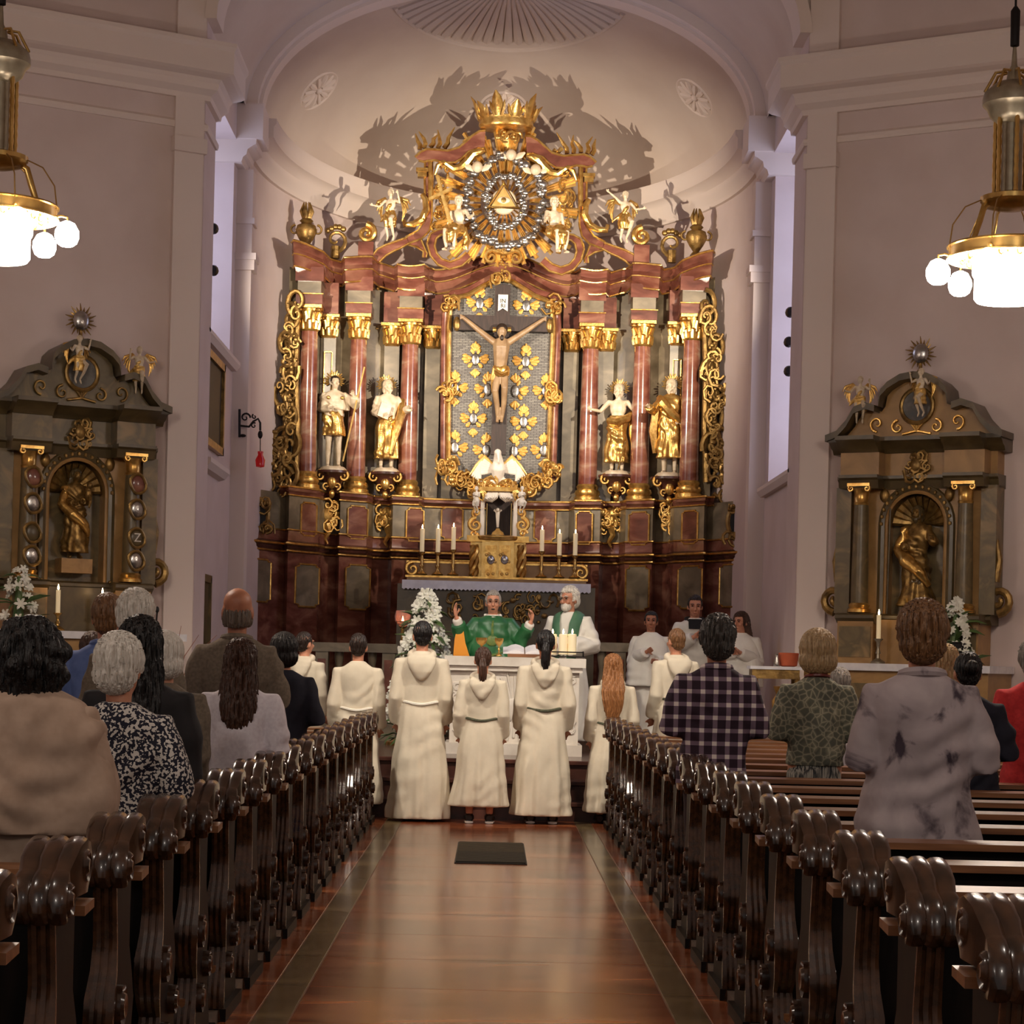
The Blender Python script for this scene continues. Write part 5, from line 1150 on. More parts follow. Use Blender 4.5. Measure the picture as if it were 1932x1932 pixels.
for s in (-1, 1):
    t, W, c, rz = side_altar(s); nm = 'left' if s < 0 else 'right'
    st = thing('gilded_statue', 'gilded %s in the shell niche of the %s side altar' % ('madonna holding a child' if s < 0 else 'bearded saint with a staff', nm), 'statue', W(0,-.16,2.2 if s < 0 else 1.98), rz); k = (.88 if s < 0 else 1.06)/1.75; st.scale = (k,)*3
    bd, X = body(st, 'olddgold', 'book', 'front' if s < 0 else 'reach', (.15,0,-.3*s), voxel=.016); hair(st, 'dkolive', X, 'long' if s < 0 else 'beardhair', voxel=.014)
    garment(st, 'gilt_robe', 'olddgold', ROBE, 'book', 'front' if s < 0 else 'reach', fold=folds(.1,1.2,.1,(6,9),s+5,.014), voxel=.017)
    m = MB(); m.tube([(-.2,.0,1.4),(-.28,-.05,1.05),(-.12,-.2,.85),(.1,-.22,.7),(.25,-.1,.45)], [.07,.1,.12,.1,.05], 10); m.build('mantle', 'gold', st, world=False, voxel=.016, fn=folds(.05,1.4,.4,(5,9),3,.012))
    if s < 0:
        MB().box((0,.0,-.14), (.62,.4,.28)).build('plinth', 'ochre', st, smooth=False, world=False)
        m = MB(); m.ball((.2,-.24,1.42), (.06,.06,.07), 10, 8); m.ball((.19,-.22,1.25), (.08,.07,.13), 10, 8); m.tube([(.2,-.28,1.2),(.18,-.36,1.1),(.16,-.34,.98)], [.04,.035,.025], 8); m.build('child', 'olddgold', st, world=False, voxel=.014)
    else:
        MB().tube([(-.42,-.2,.0),(-.4,-.2,1.7)], .018, 6).build('staff', 'dkolive', st, world=False)
        ch = thing('gilded_child_figure', 'small silvery-robed kneeling child figure at the feet of the gilded saint', 'statue', W(.02,-.22,1.98), rz); ch.scale = (.46/1.75,)*3
        b2, X2 = body(ch, 'olddgold', 'pray', 'pray', hs=1.2, voxel=.022); hair(ch, 'dkolive', X2, 'short', voxel=.02); garment(ch, 'robe', 'pewter', ROBE, 'pray', 'pray', fold=folds(.06,1.1,.1,(6,9),9,.01), voxel=.022)
def world_candle(label, p, h, sh, r=.022, stick='brass', group=None):
    t = thing('candlestick', label, 'candle', p, group=group)
    if sh: MB().lathe([(.07,0),(.07,.015),(.02,.05),(.014,.1),(.028,sh*.4),(.013,sh*.6),(.02,sh*.85),(.045,sh*.97),(.045,sh)], p, 12).build('stick', stick, t)
    q = p+Vector((0,0,sh)); MB().lathe([(r,0),(r,h),(0,h)], q, 12).build('wax', 'wax', t); MB().lathe([(.002,0),(.009,.012),(.007,.03),(.001,.055)], q+Vector((0,0,h)), 8).build('flame', 'flame', t)
# ---------------------------------------------------------------- chandeliers
def chandelier(x, yr, label):
    d = 14.0; c = at(x, yr, d); t = thing('chandelier', label, 'chandelier', c, group='brass chandeliers in the nave'); z = lambda q: c.z+q
    MB().tube([(c.x,c.y,z(1.62)), (c.x,c.y,11.4)], .008, 6).build('cable', 'iron', t); MB().lathe([(.008,z(1.36)),(.03,z(1.37)),(.032,z(1.6)),(.012,z(1.63))], (c.x,c.y,0), 10).build('cable_sleeve', 'iron', t)
    MB().lathe([(.012,1.36),(.02,1.24),(.04,1.2),(.05,1.14),(.12,1.12),(.19,1.06),(.2,1.02),(.2,.98),(.17,.95),(.15,.9),(.1,.86),(.02,.84)], c, 24).build('crown_canopy', 'pewter', t)
    for i in range(8): a = 2*PI*i/8; MB().tube([c+Vector((.05*math.cos(a),.05*math.sin(a),1.2)), c+Vector((.12*math.cos(a),.12*math.sin(a),1.19)), c+Vector((.19*math.cos(a),.19*math.sin(a),1.06))], .01, 6).build('crown_strap', 'brass', t)
    for i in range(6):
        a = 2*PI*(i+.5)/6; p = c+Vector((.115*math.cos(a),.115*math.sin(a),0))
        MB().tube([p+Vector((0,0,q)) for q in np.linspace(.36,.92,18)], [.014+.004*(k % 2) for k in range(18)], 6).build('rod', 'brass', t)
    MB().lathe([(.05,.34),(.07,.36),(.07,.88),(.05,.9)], c, 14).build('core_tube', 'pewter', t)
    MB().lathe([(.02,.28),(.1,.29),(.17,.31),(.2,.34),(.2,.37),(.14,.39),(.05,.4)], c, 24).build('plate', 'brass', t)
    R = .395
    MB().lathe([(R-.02,-.035),(R+.015,-.04),(R+.015,-.03),(R,-.025),(R,.035),(R+.015,.04),(R+.012,.05),(R-.02,.045)], c, 40).build('ring', 'brass', t)
    for i in range(4):
        a = 2*PI*(i+.15)/4; ca, sa = math.cos(a), math.sin(a)
        MB().tube([c+Vector((ca*r,sa*r,q)) for r, q in ((.14,.33),(.19,.3),(.22,.2),(.26,.08),(.37,.02))], [.02,.022,.022,.02,.016], 6, .35).build('strap_arm', 'brass', t)
    for i in range(6):
        a = 2*PI*i/6; ca, sa = math.cos(a), math.sin(a)
        MB().tube([c+Vector((ca*r,sa*r,q)) for r, q in ((.19,.35),(.3,.3),(.38,.18),(.4,.03))], .005, 5).build('stay_wire', 'brass', t)
        b = pivot('lamp_arm', t, Vector((ca*.47,sa*.47,-.135))); MB().tube([(-ca*.08,-sa*.08,.11), (-ca*.04,-sa*.04,.12), (0,0,.11), (0,0,.08)], .009, 6).build('bracket', 'brass', b, world=False)
        MB().lathe([(.02,.085),(.05,.07),(.078,.02),(.08,-.02),(.066,-.06),(.04,-.08),(.0,-.082)], (0,0,0), 18).build('glass_globe', 'globe', b, world=False)
    MB().lathe([(.16,.0),(.24,-.03),(.24,-.13),(.235,-.15),(.225,-.16),(.225,-.3),(.21,-.32),(.0,-.325)], c, 28).build('drum_shade', 'drum', t)
    m = MB()
    for i in range(16): a = 2*PI*i/16; m.curl(c+Vector((.3*math.cos(a),.3*math.sin(a),-.045)), .04, 1, 0, .01, 5, 8)
    o = m.build('openwork_plate', 'brass', t); o['kind'] = 'stuff'
chandelier(1905, 478, 'brass chandelier with lit white globes hanging at the right, before the right side altar wall')
chandelier(-7, 400, 'brass chandelier with lit white globes cut off by the left picture edge')
# ---------------------------------------------------------------- flowers
mt['petal'] = M('white_petal', (240,238,226), (222,222,204), scale=20, rough=.6); mt['leaf'] = M('green_leaf', (58,84,42), (92,116,62), scale=9, rough=.5); mt['yellow'] = M('flower_centre', (214,178,70), rough=.7)
def blossom_mesh(r, n=6, cup=.6):
    m = MB()
    for i in range(n):
        a = 2*PI*i/n; ca, sa = math.cos(a), math.sin(a)
        m.tube([(0,0,0), (ca*r*.45,sa*r*.45,r*cup*.6), (ca*r*.85,sa*r*.85,r*cup*.8), (ca*r*1.1,sa*r*1.1,r*cup*.6)], [r*.1,r*.26,r*.24,r*.03], 5, .3, up=(-sa,ca,0))
    m.ball((0,0,r*.15), r*.16, 6, 4)
    return m
def bouquet(label, base, h, w, nb, nl, seed, r=.05, cone=True, pot=None, daisy=False):
    rr = random.Random(seed); t = thing('flower_arrangement', label, 'flowers', base)
    fb = fl_ = None
    if pot: MB().lathe([(.1,0),(.14,.1),(.16,.2),(.14,.22),(.0,.2)], base, 16).build('pot', pot, t)
    for i in range(nb):
        q = rr.random(); z = h*(.12+.88*q); wd_ = w*((1-q)**.8*1.0+.06) if cone else w*math.sqrt(max(.05,1-(2*q-1)**2))
        a = rr.uniform(0,2*PI); rad = wd_*rr.uniform(.75,1)
        p = Vector((rad*math.cos(a), rad*math.sin(a)*.7-.02, z))
        if fb is None: o = fb = blossom_mesh(r, 9 if daisy else 6, .25 if daisy else .7).build('blossom', 'petal', t, world=False)
        else: o = fb.copy(); COL.objects.link(o); o.parent = t
        o.location = p; o.rotation_euler = Vector((math.cos(a)*.8,-.9+.6*math.sin(a),.5)).to_track_quat('Z','Y').to_euler(); sc = rr.uniform(.75,1.25); o.scale = (sc,sc,sc)
    for i in range(nl):
        q = rr.random()**1.3; z = h*(.05+.9*q); wd_ = w*((1-q)**.8+.05) if cone else w*math.sqrt(max(.05,1-(2*q-1)**2))
        a = rr.uniform(0,2*PI); rad = wd_*rr.uniform(.3,1.05)
        if fl_ is None: o = fl_ = MB().tube([(0,0,0), (.0,.05,.01), (0,.11,.0), (0,.17,-.03)], [.005,.022,.02,.002], 5, .25, up=(1,0,0)).build('leaf', 'leaf', t, world=False)
        else: o = fl_.copy(); COL.objects.link(o); o.parent = t
        o.location = (rad*math.cos(a)*.8, rad*math.sin(a)*.6, z); o.rotation_euler = (rr.uniform(-.8,.6), rr.uniform(-.6,.6), a-PI/2); sc = rr.uniform(.8,1.5); o.scale = (sc,sc,sc)
    m = MB(); m.tube([base, base+Vector((0,0,h*.8))], [w*.35,.02], 8); m.build('core_foliage', 'leaf', t)
    return t
b = at(800,1300,22.0); tp = at(802,1122,22.0)
fb_ = bouquet('tall cone of white lilies and greenery beside the stone altar', Vector((b.x,22.0,.515)), tp.z-.515, .42, 190, 150, 4, .06)
# side altar things
for s in (-1, 1):
    nm = 'left' if s < 0 else 'right'; dz = .12 if s < 0 else 0
    A = Vector((s*3.05, 21.5)); u = Vector((s*.866, -.5)); n = Vector((-s*.5, -.866)); c = A+u*1.33; Rz = Matrix.Rotation(-s*PI/6, 3, 'Z')
    W = lambda x, y, z: Vector((c.x, c.y, 0))+Rz @ Vector((x, y, 0))+Vector((0,0,z+dz))
    if s < 0:
        world_candle('lit candle in front of the gilded madonna on the left side altar', W(-.27,-.55,1.492), .22, .17); world_candle('lit candle right of the gilded madonna on the left side altar', W(.17,-.55,1.492), .2, .17)
        bouquet('loose white flowers on the left side altar behind the dark-haired woman', W(-.64,-.5,1.5), .62, .18, 30, 20, 9, .05)
    else:
        world_candle('lit candle on a dark stick on the right side altar', W(-.26,-.5,1.492), .23, .24, stick='pewter')
        bouquet('white daisies and greenery in a dark pot on the right side altar', W(.5,-.5,1.492), .6, .22, 34, 34, 11, .055, True, 'dark', True)
# credence table on the right with vessels
p = at(1490,1258,20.6); t = thing('credence_table', 'small gilt credence table with a white top at the right of the sanctuary', 'table', (p.x,20.6,.51))
MB().box2((p.x-.4,20.45,p.z-.03), (p.x+.1,20.75,p.z)).build('table_top', 'linen', t, smooth=False)
MB().box2((p.x-.38,20.47,p.z-.12), (p.x+.08,20.72,p.z-.03)).build('apron', 'olddgold', t, smooth=False)
for dx in (-.35, .06):
    for dy in (20.5, 20.7): MB().tube([(p.x+dx,dy,.51), (p.x+dx*1.05,dy,.8), (p.x+dx*.9,dy,1.1), (p.x+dx,dy,p.z-.1)], [.02,.026,.02,.03], 8).build('leg', 'olddgold', t)
q = Vector((p.x-.02,20.55,p.z)); t = tag(MB().lathe([(.06,0),(.085,.01),(.095,.08),(.1,.13),(.09,.135),(.085,.05),(0,.03)], q, 18).build('clay_pot', M('terracotta', (196,96,60), (176,80,48), scale=8, rough=.7)), 'orange clay pot on the credence table at the right', 'pot')
q = Vector((p.x-.14,20.5,p.z)); tag(MB().lathe([(.03,0),(.034,.02),(.028,.06),(.016,.09),(.02,.12),(0,.12)], q, 12).build('cruet', 'silver'), 'small silvery cruet beside the clay pot', 'cruet')
t = thing('gilt_stand', 'round gilt stand with a red cushion below the credence table', 'stand', (p.x-.12,20.2,.51))
MB().lathe([(.1,.0),(.1,.03),(.03,.06),(.05,.3),(.09,.42),(.1,.6),(.06,.66),(.09,.74)], (p.x-.12,20.2,.51), 16).build('body', 'gold', t); MB().ball((p.x-.12,20.2,.51+.3), (.12,.08,.05), 10, 6).build('cushion', M('red_cushion', (190,30,24), rough=.7), t)
# microphone and twigs by the left wall
p = at(296,1180,18.85); t = thing('microphone_stand', 'thin black microphone on a stand by the left side altar', 'microphone', (p.x,18.85,.0))
MB().tube([(p.x-.03,18.85,0), (p.x-.03,18.85,1.3), (p.x,18.85,p.z+.12)], .008, 6).build('pole', 'iron', t); MB().ball((p.x,18.85,p.z+.14), (.018,.018,.03), 8, 6).build('capsule', 'dark', t); MB().lathe([(.05,0),(.05,.02),(.015,.04)], (p.x-.03,18.85,0), 14).build('foot', 'iron', t)
p = at(324,1215,18.9); t = thing('twig_bunch', 'bunch of reddish bare twigs in a vase by the left wall', 'twigs', (p.x,18.9,.0)); tm = M('reddish_twig', (150,96,74), rough=.8)
MB().lathe([(.09,0),(.11,.1),(.1,.9),(.12,1.1),(.1,1.1),(.0,.9)], (p.x,18.9,0), 14).build('vase', 'pewter', t)
for i in range(8): a = (i-3.5)*.1; MB().tube([(p.x,18.9,1.0), (p.x+a*.8,18.9+.03*math.sin(i),1.4), (p.x+a*1.6,18.9,1.62+.05*math.sin(i*2))], [.005,.004,.002], 5).build('twig', tm, t)
# ---------------------------------------------------------------- altar servers seen from behind
def loop_belt(t, z, rx, ry, mat, name='cord_belt'):
    MB().tube([(rx*math.cos(a),ry*math.sin(a),z+.012*math.sin(3*a)) for a in np.linspace(0, 2*PI, 33)[:-1]], .013, 6, closed=True).build(name, mat, t, world=False)
def hood(t, mat, seed=0, sc=1.0):
    m = MB()
    m.tube([(.1*math.cos(a)*sc,.03+.095*math.sin(a),1.455-.035*math.sin(a)) for a in np.linspace(0, 2*PI, 25)[:-1]], .034, 8, closed=True)
    m.loft([sring(z, rx, ry, cy, 16, 2) for z, rx, ry, cy in ((1.46,.1,.03,.1), (1.43,.135,.04,.115), (1.38,.125,.045,.13), (1.31,.09,.04,.14), (1.25,.045,.025,.14), (1.225,.012,.012,.138))])
    m.build('hood', mat, t, world=False, voxel=.012, fn=folds(.03,1.5,1.2,(5,9),seed,.007), iters=2)
def server(label, x, ytop, d, haircut, hm, belt, hemz, seed, L='srv', R='srv', rz=BACK, tilt=(0,0,0), w=1.0, group='altar servers lined up before the altar', sole=None, z0=0.0, mat='alb', hd=True, skin='skin', hs=1.0, sleeve=(.066,.07,.075,.08)):
    p = at(x, ytop, d); H = p.z-z0-.012; t = person(label, p.x, d, z0, H, rz, group=group); k = H/1.75
    _, X = body(t, skin, L, R, tilt, hs=hs, voxel=.012); hair(t, hm, X, haircut, seed)
    h = hemz/k; rings = [r for r in ROBE if r[0] > h+.1]+[(h, .235*w+.035, .21, 0)]; rings = [(z, rx*w*(.95 if z > .8 else 1) if z < 1.1 else rx*.9, ry, cy) for z, rx, ry, cy in rings]
    garment(t, 'alb', mat, rings, L, R, sleeve=sleeve, fold=folds(.05,1.04,h,(9,14),seed,.0042), voxel=.014)
    if belt: loop_belt(t, 1.035, .172*w, .13, belt)
    if hd: hood(t, mat, seed)
    shoes(t, sole=sole)
    return t, X
server('tall dark-haired altar server in cream alb with white belt, standing before the altar', 798, 1170, 18.72, 'crop', 'h_black', 'cordw', .025, 1, w=1.02, tilt=(0,0,.1))
server('small altar server girl with brown ponytail and green cord belt, centre of the row', 912, 1219, 18.58, 'pony', 'h_brown', 'cordg', .15, 2, w=1.06, sole='sole')
server('altar server with dark ponytail and green cord belt, right of the small girl', 1030, 1187, 18.72, 'pony', 'h_black', 'cordg', .075, 3, w=1.02, sole='sole', skin='skin2')
server('short-haired altar server in cream alb, last at the left pew end', 677, 1193, 18.9, 'crop', 'h_dark', 'cordw', .13, 4, hd=False)
server('altar server girl with long loose blond-tipped hair at the right pew end', 1157, 1233, 18.9, 'verylong', 'h_auburn', 'cordg', .1, 5, w=1.0)
server('altar server boy turned to the right, beside the navy jacket on the left', 576, 1190, 19.3, 'crop', 'h_dark', 'cordw', .12, 6, tilt=(0,0,-.35), rz=BACK-.3, z0=.172)
server('altar server boy with cropped brown hair, behind the plaid shirt man', 1276, 1184, 19.3, 'crop', 'h_lbrown', 'cordg', .12, 7, tilt=(0,0,.2), rz=BACK+.25, z0=.172)
# ---------------------------------------------------------------- clergy and helpers facing the nave
p = at(931,1115,21.75); pr = person('priest in green chasuble with raised hands behind the stone altar', p.x, 21.75, .51, p.z-.51, 0); k = pr.scale[0]
PL, PRr = ((.31,-.06,1.2), (.40,-.2,1.45)), ((.31,-.06,1.2), (.42,-.2,1.42))
_, X = body(pr, 'skin', PL, PRr, (.05,0,0), voxel=.008, hdir=((-.15,-.1,1), (.15,-.1,1)), hup=((.9,-.4,0), (-.9,-.4,0)), hands=(.25,.7))
hair(pr, 'h_grey', X, 'short', 11); face_bits(pr, X, True, 'h_dgrey', True)
garment(pr, 'alb', 'albw', ROBE, PL, PRr, sleeve=(.05,.05,.052,.056), fold=folds(.04,1.0,.1,(7,11),21,.002), voxel=.015)
def chas(m):
    for s, po in ((-1, PL), (1, PRr)):
        a, e, w = arm_pts(po, s)
        m.tube([(s*.08,.012,1.38), a+Vector((0,0,.0)), (a+e)/2, e, e+(w-e)*.45, e+(w-e)*.72], [.085,.085,.085,.08,.08,.085], 10)
        for t_ in np.linspace(0, .9, 9):
            q = a+(e-a)*min(1,t_*1.6) if t_ < .625 else e+(w-e)*(t_-.625)*1.6
            dn = .62-.1*t_
            m.tube([q+Vector((0,-.01,.03)), q+Vector((-s*.03,.03,-dn*.5)), q+Vector((-s*(.02+.14*t_),.05,-dn))], [.055,.05,.04], 8)
cr_ = [(1.48,.09,.085,.02), (1.44,.15,.105,.015), (1.4,.2,.12,.01), (1.3,.23,.13,0), (1.1,.235,.145,0), (.9,.24,.155,0), (.6,.245,.165,0)]
garment(pr, 'chasuble', 'green', cr_, sleeves=False, extra=chas, fold=folds(.045,1.35,.6,(9,15),8,.009), voxel=.014)
m = MB(); m.tube([(.085*math.cos(a),.02+.085*math.sin(a),1.485-.03*(1 if math.sin(a) < 0 else 0)) for a in np.linspace(0, 2*PI, 21)[:-1]], .016, 8, closed=True); m.build('collar', 'albw', pr, world=False)
m = MB(); e = [(-.36,-.17,1.42), (-.35,-.19,1.2), (-.31,-.2,1.0), (-.22,-.2,.78)]
m.loft([[(x-.012-.05*i,y,z),(x+.03+.028*i,y-.012,z-.03),(x+.03+.028*i,y+.008,z-.03),(x-.012-.05*i,y+.02,z)] for i, (x, y, z) in enumerate(e)]); m.build('orange_lining', 'orange', pr, world=False)
mt['greenemb'] = M('embroidery', (120,130,60), (70,110,60), scale=30, rough=.5)
m = MB(); m.tube([(0,-.125,1.42), (0,-.14,1.25)], [.012,.016], 6); m.ball((0,-.142,1.2), (.07,.014,.06), 12, 8); m.tube([(-.12,-.135,1.08), (0,-.155,1.04), (.12,-.135,1.08)], [.008,.02,.008], 6); m.build('embroidery', 'greenemb', pr, world=False)
shoes(pr)
p = at(1072,1108,21.85); co = person('white-haired concelebrant in white alb and green stole, right of the altar', p.x+.02, 21.85, .51, p.z-.51, -.35)
_, X = body(co, 'skin', 'front', 'front', (.1,0,-.35), voxel=.008); hair(co, 'h_white', X, 'full', 12); face_bits(co, X, True, 'h_white')
t_ = MB(); t_.ball((0,-.05,1.55), (.06,.06,.055), 12, 8); t_.ball((0,-.07,1.535), (.045,.045,.04), 10, 8); MB().add([X(v) for v in t_.v], t_.f).build('beard', 'h_white', co, world=False)
garment(co, 'alb', 'albw', ROBE, 'front', 'front', sleeve=(.085,.095,.11,.11), fold=folds(.05,1.05,.1,(6,10),22,.006), voxel=.014)
m = MB()
for s in (-1, 1): m.tube([(s*.02,.11,1.44), (s*.1,.06,1.475), (s*.12,-.06,1.45), (s*.105,-.135,1.35), (s*.085,-.16,1.15), (s*.085,-.17,.9)], [.05,.06,.06,.06,.055,.05], 8, .3, up=(1,0,0))
m.build('stole', 'greenst', co, world=False); shoes(co)
def helper(label, x, ytop, d, hm, cut, rz, L, R, seed, dress='albw', tilt=(0,0,0), skin='skin'):
    p = at(x, ytop, d); t = person(label, p.x, d, .51, p.z-.51, rz, group='helpers at the right of the sanctuary'); _, X = body(t, skin, L, R, tilt, voxel=.009, hands=(.4,.4)); hair(t, hm, X, cut, seed); face_bits(t, X)
    garment(t, 'robe', dress, ROBE, L, R, fold=folds(.05,1.0,.1,(6,10),seed,.005), voxel=.015); shoes(t); return t, X
WIDE = [(1.47,.08,.08,.02), (1.43,.16,.11,.015), (1.37,.21,.13,.01), (1.2,.26,.17,-.01), (1.0,.3,.2,-.02), (.8,.32,.22,-.02)]
t, X = helper('dark-haired boy in a white shoulder cape standing beside the altar, holding a prayer book', 1229, 1154, 23.0, 'h_black', 'short', -.1, 'pray', 'front', 31, skin='skin2')
garment(t, 'cape', 'albw', WIDE, sleeves=False, fold=folds(.05,1.3,.8,(6,9),5,.007), voxel=.015)
t, X = helper('young man in white surplice with black collar, hand on his chest, behind the cropped boy', 1312, 1123, 23.8, 'h_dark', 'short', .15, 'chest', 'chest', 32, tilt=(.15,0,-.2))
m = MB(); m.tube([(.09*math.cos(a),.015+.09*math.sin(a),1.475-.03*(math.sin(a) < 0)) for a in np.linspace(0, 2*PI, 21)[:-1]], .03, 8, closed=True); m.box((0,-.125,1.405), (.2,.02,.09), rx=-.3); m.build('black_collar', 'black', t, world=False)
t, X = helper('long-haired girl in white cape at the right end of the sanctuary', 1399, 1155, 23.4, 'h_brown', 'long', -.3, 'pray', 'pray', 33, tilt=(.1,0,-.4))
garment(t, 'cape', 'albw', WIDE, sleeves=False, fold=folds(.05,1.3,.8,(6,9),6,.007), voxel=.015)
# ---------------------------------------------------------------- congregation seen from behind
def patterned(name, kind):
    m = M(name, (128,128,128), rough=.85); nt, N, L, b = nodes(m); tc = N.new('ShaderNodeTexCoord'); co_ = tc.outputs['Object']
    def ramp(src, stops, const=True):
        r = N.new('ShaderNodeValToRGB'); r.color_ramp.interpolation = 'CONSTANT' if const else 'LINEAR'; e = r.color_ramp.elements
        e[0].position = stops[0][0]; e[0].color = lin(stops[0][1]); e[1].position = stops[1][0]; e[1].color = lin(stops[1][1])
        for p_, c_ in stops[2:]: x = e.new(p_); x.color = lin(c_)
        L.new(src, r.inputs[0]); return r.outputs[0]
    def mth(op, a, b_=None):
        n = N.new('ShaderNodeMath'); n.operation = op
        for i, v in enumerate((a, b_)):
            if v is None: continue
            if isinstance(v, (int, float)): n.inputs[i].default_value = v
            else: L.new(v, n.inputs[i])
        return n.outputs[0]
    if kind == 'plaid':
        sx = N.new('ShaderNodeSeparateXYZ'); L.new(co_, sx.inputs[0]); band_ = lambda s_, f, w: mth('LESS_THAN', mth('FRACT', mth('MULTIPLY', s_, f)), w)
        a = mth('ADD', mth('MULTIPLY', band_(sx.outputs[0], 13.6, .36), .5), mth('MULTIPLY', band_(sx.outputs[2], 13.6, .33), .5))
        L.new(ramp(a, [(0,(42,22,38)), (.4,(118,98,114)), (.9,(226,214,208))]), b.inputs['Base Color'])
    elif kind == 'dots':
        v = N.new('ShaderNodeTexNoise'); v.inputs['Scale'].default_value = 78; v.inputs['Detail'].default_value = 1; L.new(co_, v.inputs[0])
        L.new(ramp(v.outputs[0], [(0,(22,22,40)), (.52,(206,200,192))]), b.inputs['Base Color'])
    elif kind == 'cells':
        v = N.new('ShaderNodeTexVoronoi'); v.feature = 'DISTANCE_TO_EDGE'; v.inputs['Scale'].default_value = 24; L.new(co_, v.inputs[0])
        n = N.new('ShaderNodeTexNoise'); n.inputs['Scale'].default_value = 9; L.new(co_, n.inputs[0])
        mx = N.new('ShaderNodeMix'); mx.data_type = 'RGBA'; mx.blend_type = 'MULTIPLY'; mx.inputs[0].default_value = .45
        L.new(ramp(v.outputs[0], [(0,(196,192,170)), (.05,(150,148,128)), (.2,(108,110,98))], False), mx.inputs[6]); L.new(ramp(n.outputs[0], [(.3,(90,94,84)), (.7,(230,226,206))], False), mx.inputs[7]); L.new(mx.outputs[2], b.inputs['Base Color'])
    elif kind == 'floral':
        n = N.new('ShaderNodeTexNoise'); n.inputs['Scale'].default_value = 5.5; n.inputs['Detail'].default_value = 6; n.inputs['Distortion'].default_value = .5; L.new(co_, n.inputs[0])
        L.new(ramp(n.outputs[0], [(.36,(62,50,60)), (.44,(160,146,148)), (.75,(186,172,172))], False), b.inputs['Base Color'])
    n2 = N.new('ShaderNodeTexNoise'); n2.inputs['Scale'].default_value = 7; L.new(co_, n2.inputs[0]); bp = N.new('ShaderNodeBump'); bp.inputs['Strength'].default_value = .5; bp.inputs['Distance'].default_value = .02; L.new(n2.outputs[0], bp.inputs['Height']); L.new(bp.outputs[0], b.inputs['Normal'])
    return m
mt['plaid'] = patterned('plaid_cotton', 'plaid'); mt['dots'] = patterned('navy_white_print', 'dots'); mt['cells'] = patterned('grey_green_print', 'cells'); mt['floral'] = patterned('grey_ink_print_linen', 'floral')
mt['shawl'] = M('beige_shawl', (184,158,138), (168,142,122), scale=14, rough=.95, bump=.5, bscale=5); mt['tweed'] = M('grey_brown_tweed', (116,103,88), (98,87,74), scale=60, rough=.95, bump=.4, bscale=7)
mt['blazer'] = M('pale_lilac_linen', (228,222,228), (216,208,216), scale=50, rough=.9, bump=.5, bscale=7); mt['blue'] = M('blue_shirt', (96,116,168), (84,104,156), scale=20, rough=.85); mt['redc'] = M('red_cloth', (206,52,52), (186,42,44), scale=40, rough=.85, bump=.5, bscale=7)
mt['trousers'] = M('dark_trousers', (34,28,30), (26,22,24), scale=8, rough=.9); mt['denim'] = M('grey_denim_skirt', (76,76,90), (60,60,72), scale=40, rough=.9); mt['maroon'] = M('maroon_trousers', (44,24,26), rough=.9)
mt['stripe'] = M('striped_skirt', (60,62,64), (176,172,160), scale=24, rough=.9, stretch=(6,6,.15), lo=.45, hi=.55)
SKIRT = [(1.04,.14,.095,0), (.9,.165,.11,0), (.78,.175,.117,0), (.6,.185,.12,0), (.3,.195,.125,0)]
TROUS = [(1.04,.13,.085,0), (.9,.16,.105,0), (.78,.168,.112,0), (.6,.17,.105,0), (.1,.16,.09,0)]
PY_ = lambda k: PEW_Y(k)-.37
def cong(label, x, ytop, k, hm, cut, top, low, seed, sc=1.0, hs=1.0, L='front', R='front', tilt=(0,0,0), rings=None, lowr=TROUS, skin='skin', rz=BACK, extra=None, sleeve=(.072,.066,.062,.055), amp=.03, fz=.0075, hv=.008):
    d = PY_(k); p = at(x, ytop, d); z0 = .045; H = p.z-z0-.01; t = person(label, p.x, d, z0, H, rz, group='congregation standing in the pews')
    _, X = body(t, skin, L, R, tilt, hs=hs, face=False, voxel=.014); hair(t, hm, X, cut, seed, voxel=hv)
    rg = rings or JACKET; garment(t, 'skirt' if lowr is SKIRT else 'trousers', low, lowr, sleeves=False, fold=folds(.03,1.0,.1,(6,9),seed+1,.004), voxel=.018)
    garment(t, 'top', top, [(z, rx*sc, ry*sc, cy) for z, rx, ry, cy in rg], L, R, sleeve=sleeve, fold=folds(amp,1.35,.8,(5,8),seed,fz), voxel=.013)
    shoes(t)
    if extra: extra(t, X)
    return t
def collar(mat, z=1.47, r=.075):
    return lambda t, X: MB().tube([(r*math.cos(a),.022+r*math.sin(a),z+.012*math.sin(a)) for a in np.linspace(0, 2*PI, 21)[:-1]], .022, 8, closed=True).build('collar', mat, t, world=False)
def shawl_x(t, X):
    garment(t, 'shawl', 'shawl', [(1.49,.1,.1,.02), (1.45,.18,.13,.02), (1.38,.25,.16,.01), (1.25,.3,.18,0), (1.1,.315,.19,0), (1.03,.305,.19,0), (.98,.295,.185,0)], sleeves=False, fold=folds(.035,1.4,.85,(5,9),3,.007), voxel=.013)
cong('woman with big black curls and a wide beige shawl, at the left edge', 66, 1157, 3, 'h_black', 'curly', 'shawl', 'denim', 41, .9, 1.0, lowr=SKIRT, extra=shawl_x, hv=.01)
def ear(t, X): MB().tube([X((.085+.008*math.cos(a),.0,1.565+.014*math.sin(a))) for a in np.linspace(0,6.28,9)[:-1]], .003, 5, closed=True).build('earring', 'gold', t, world=False)
cong('white-haired woman in a navy and white print blouse and dress, beside the left pew ends', 228, 1199, 4, 'h_white', 'full', 'dots', 'dots', 42, 1.02, 1.04, lowr=SKIRT, extra=ear, tilt=(0,0,-.2))
cong('woman with long straight black hair and a black jacket, on the left', 268, 1161, 5, 'h_black', 'long', 'black', 'trousers', 43, 1.0, 1.0, L='srv2', R='srv2')
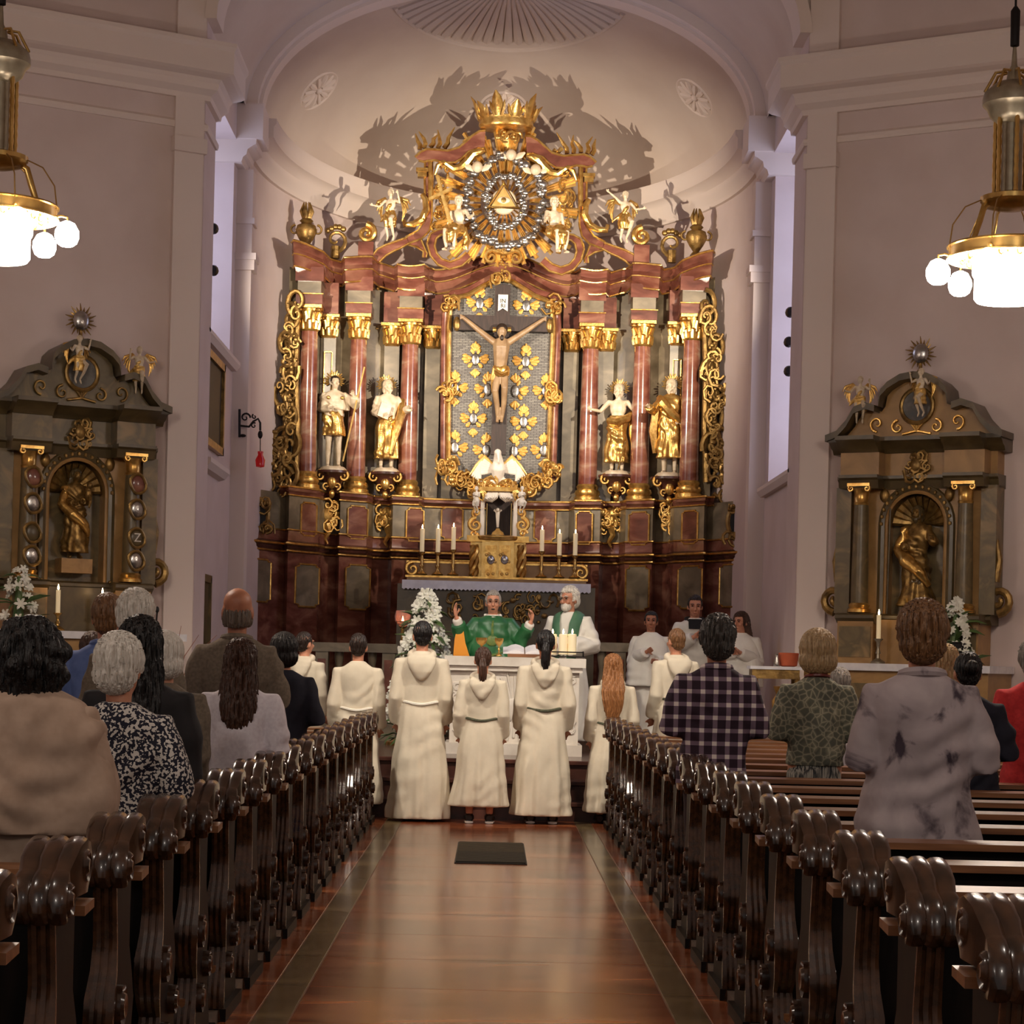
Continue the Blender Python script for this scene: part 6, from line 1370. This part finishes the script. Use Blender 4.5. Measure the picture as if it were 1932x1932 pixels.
cong('woman with white-blond bobbed hair partly hidden behind the black-haired woman', 312, 1192, 7, 'h_white', 'bob', 'tweed', 'trousers', 44, .9, L='srv', R='srv')
cong('grey-haired man in a grey-brown jacket behind the black-haired woman', 258, 1113, 8, 'h_white', 'full', 'tweed', 'trousers', 45, 1.08, 1.0, L='srv2', R='srv2', extra=collar('tweed'))
cong('man in a blue shirt partly hidden by grey-haired man on the left', 205, 1118, 9, 'h_lbrown', 'short', 'blue', 'trousers', 46, 1.05, extra=collar('blue'))
cong('bald man in a grey-brown jacket, left of the aisle', 450, 1110, 10, 'h_fringe', 'fringe', 'tweed', 'trousers', 47, 1.08, 1.06, skin='skin2', extra=collar('tweed'))
cong('woman with long brown hair in a pale lilac linen blazer, left of the aisle', 456, 1204, 8, 'h_brown', 'long', 'blazer', 'trousers', 48, .98, 1.0, extra=collar('blazer'))
cong('dark-haired person in a navy jacket behind the bald man', 537, 1194, 12, 'h_black', 'bob', 'navy', 'trousers', 49, 1.0)
cong('small brown-haired person low beside the blue shirt man', 175, 1190, 11, 'h_brown', 'short', 'tweed', 'trousers', 50, .9)
cong('man with dark grey hair in a purple and white plaid shirt, right of the aisle', 1354, 1165, 9, 'h_dgrey', 'full', 'plaid', 'maroon', 51, 1.0, 1.06, skin='skin2', extra=collar('plaid'), tilt=(0,0,.05))
def neck_(t, X): MB().tube([(.075*math.cos(a),.022+.075*math.sin(a),1.485+.012*math.sin(a)) for a in np.linspace(0, 2*PI, 25)[:-1]], [.009+.003*(i % 2) for i in range(24)], 6, closed=True).build('bead_necklace', M('red_beads', (110,40,34), rough=.3), t, world=False)
cong('woman with blond bob in grey-green print blouse and striped skirt, right pews', 1543, 1195, 10, 'h_blond', 'bob', 'cells', 'stripe', 52, .98, 1.1, lowr=SKIRT, extra=neck_, rings=[r for r in JACKET if r[0] > .95]+[(.92,.185,.135,0)])
cong('brown-haired woman in a grey ink-print linen blouse, large in the right pews', 1741, 1141, 5, 'h_lbrown', 'full', 'floral', 'trousers', 53, 1.12, 1.06, extra=collar('floral',1.475,.08), fz=.009, tilt=(0,0,-.15), rings=[(z-.02*(z < 1), rx*(1.08 if z < 1 else 1), ry, cy) for z, rx, ry, cy in JACKET])
cong('person with black bun and navy jacket behind the ink-print blouse woman', 1826, 1228, 9, 'h_black', 'bun', 'navy', 'trousers', 54, 1.05, 1.0)
cong('ash-blond woman mostly hidden behind the ink-print blouse woman', 1783, 1215, 11, 'h_blond', 'long', 'albw', 'trousers', 55, .95)
cong('grey-haired woman in a bright red jacket at the right edge', 1950, 1205, 10, 'h_grey', 'full', 'redc', 'trousers', 56, 1.0, .98)
cong('grey-haired person in pale top half hidden behind the blond bob woman', 1585, 1258, 12, 'h_grey', 'short', 'blazer', 'trousers', 57, .95)
bpy.data.scenes.remove(TMP)
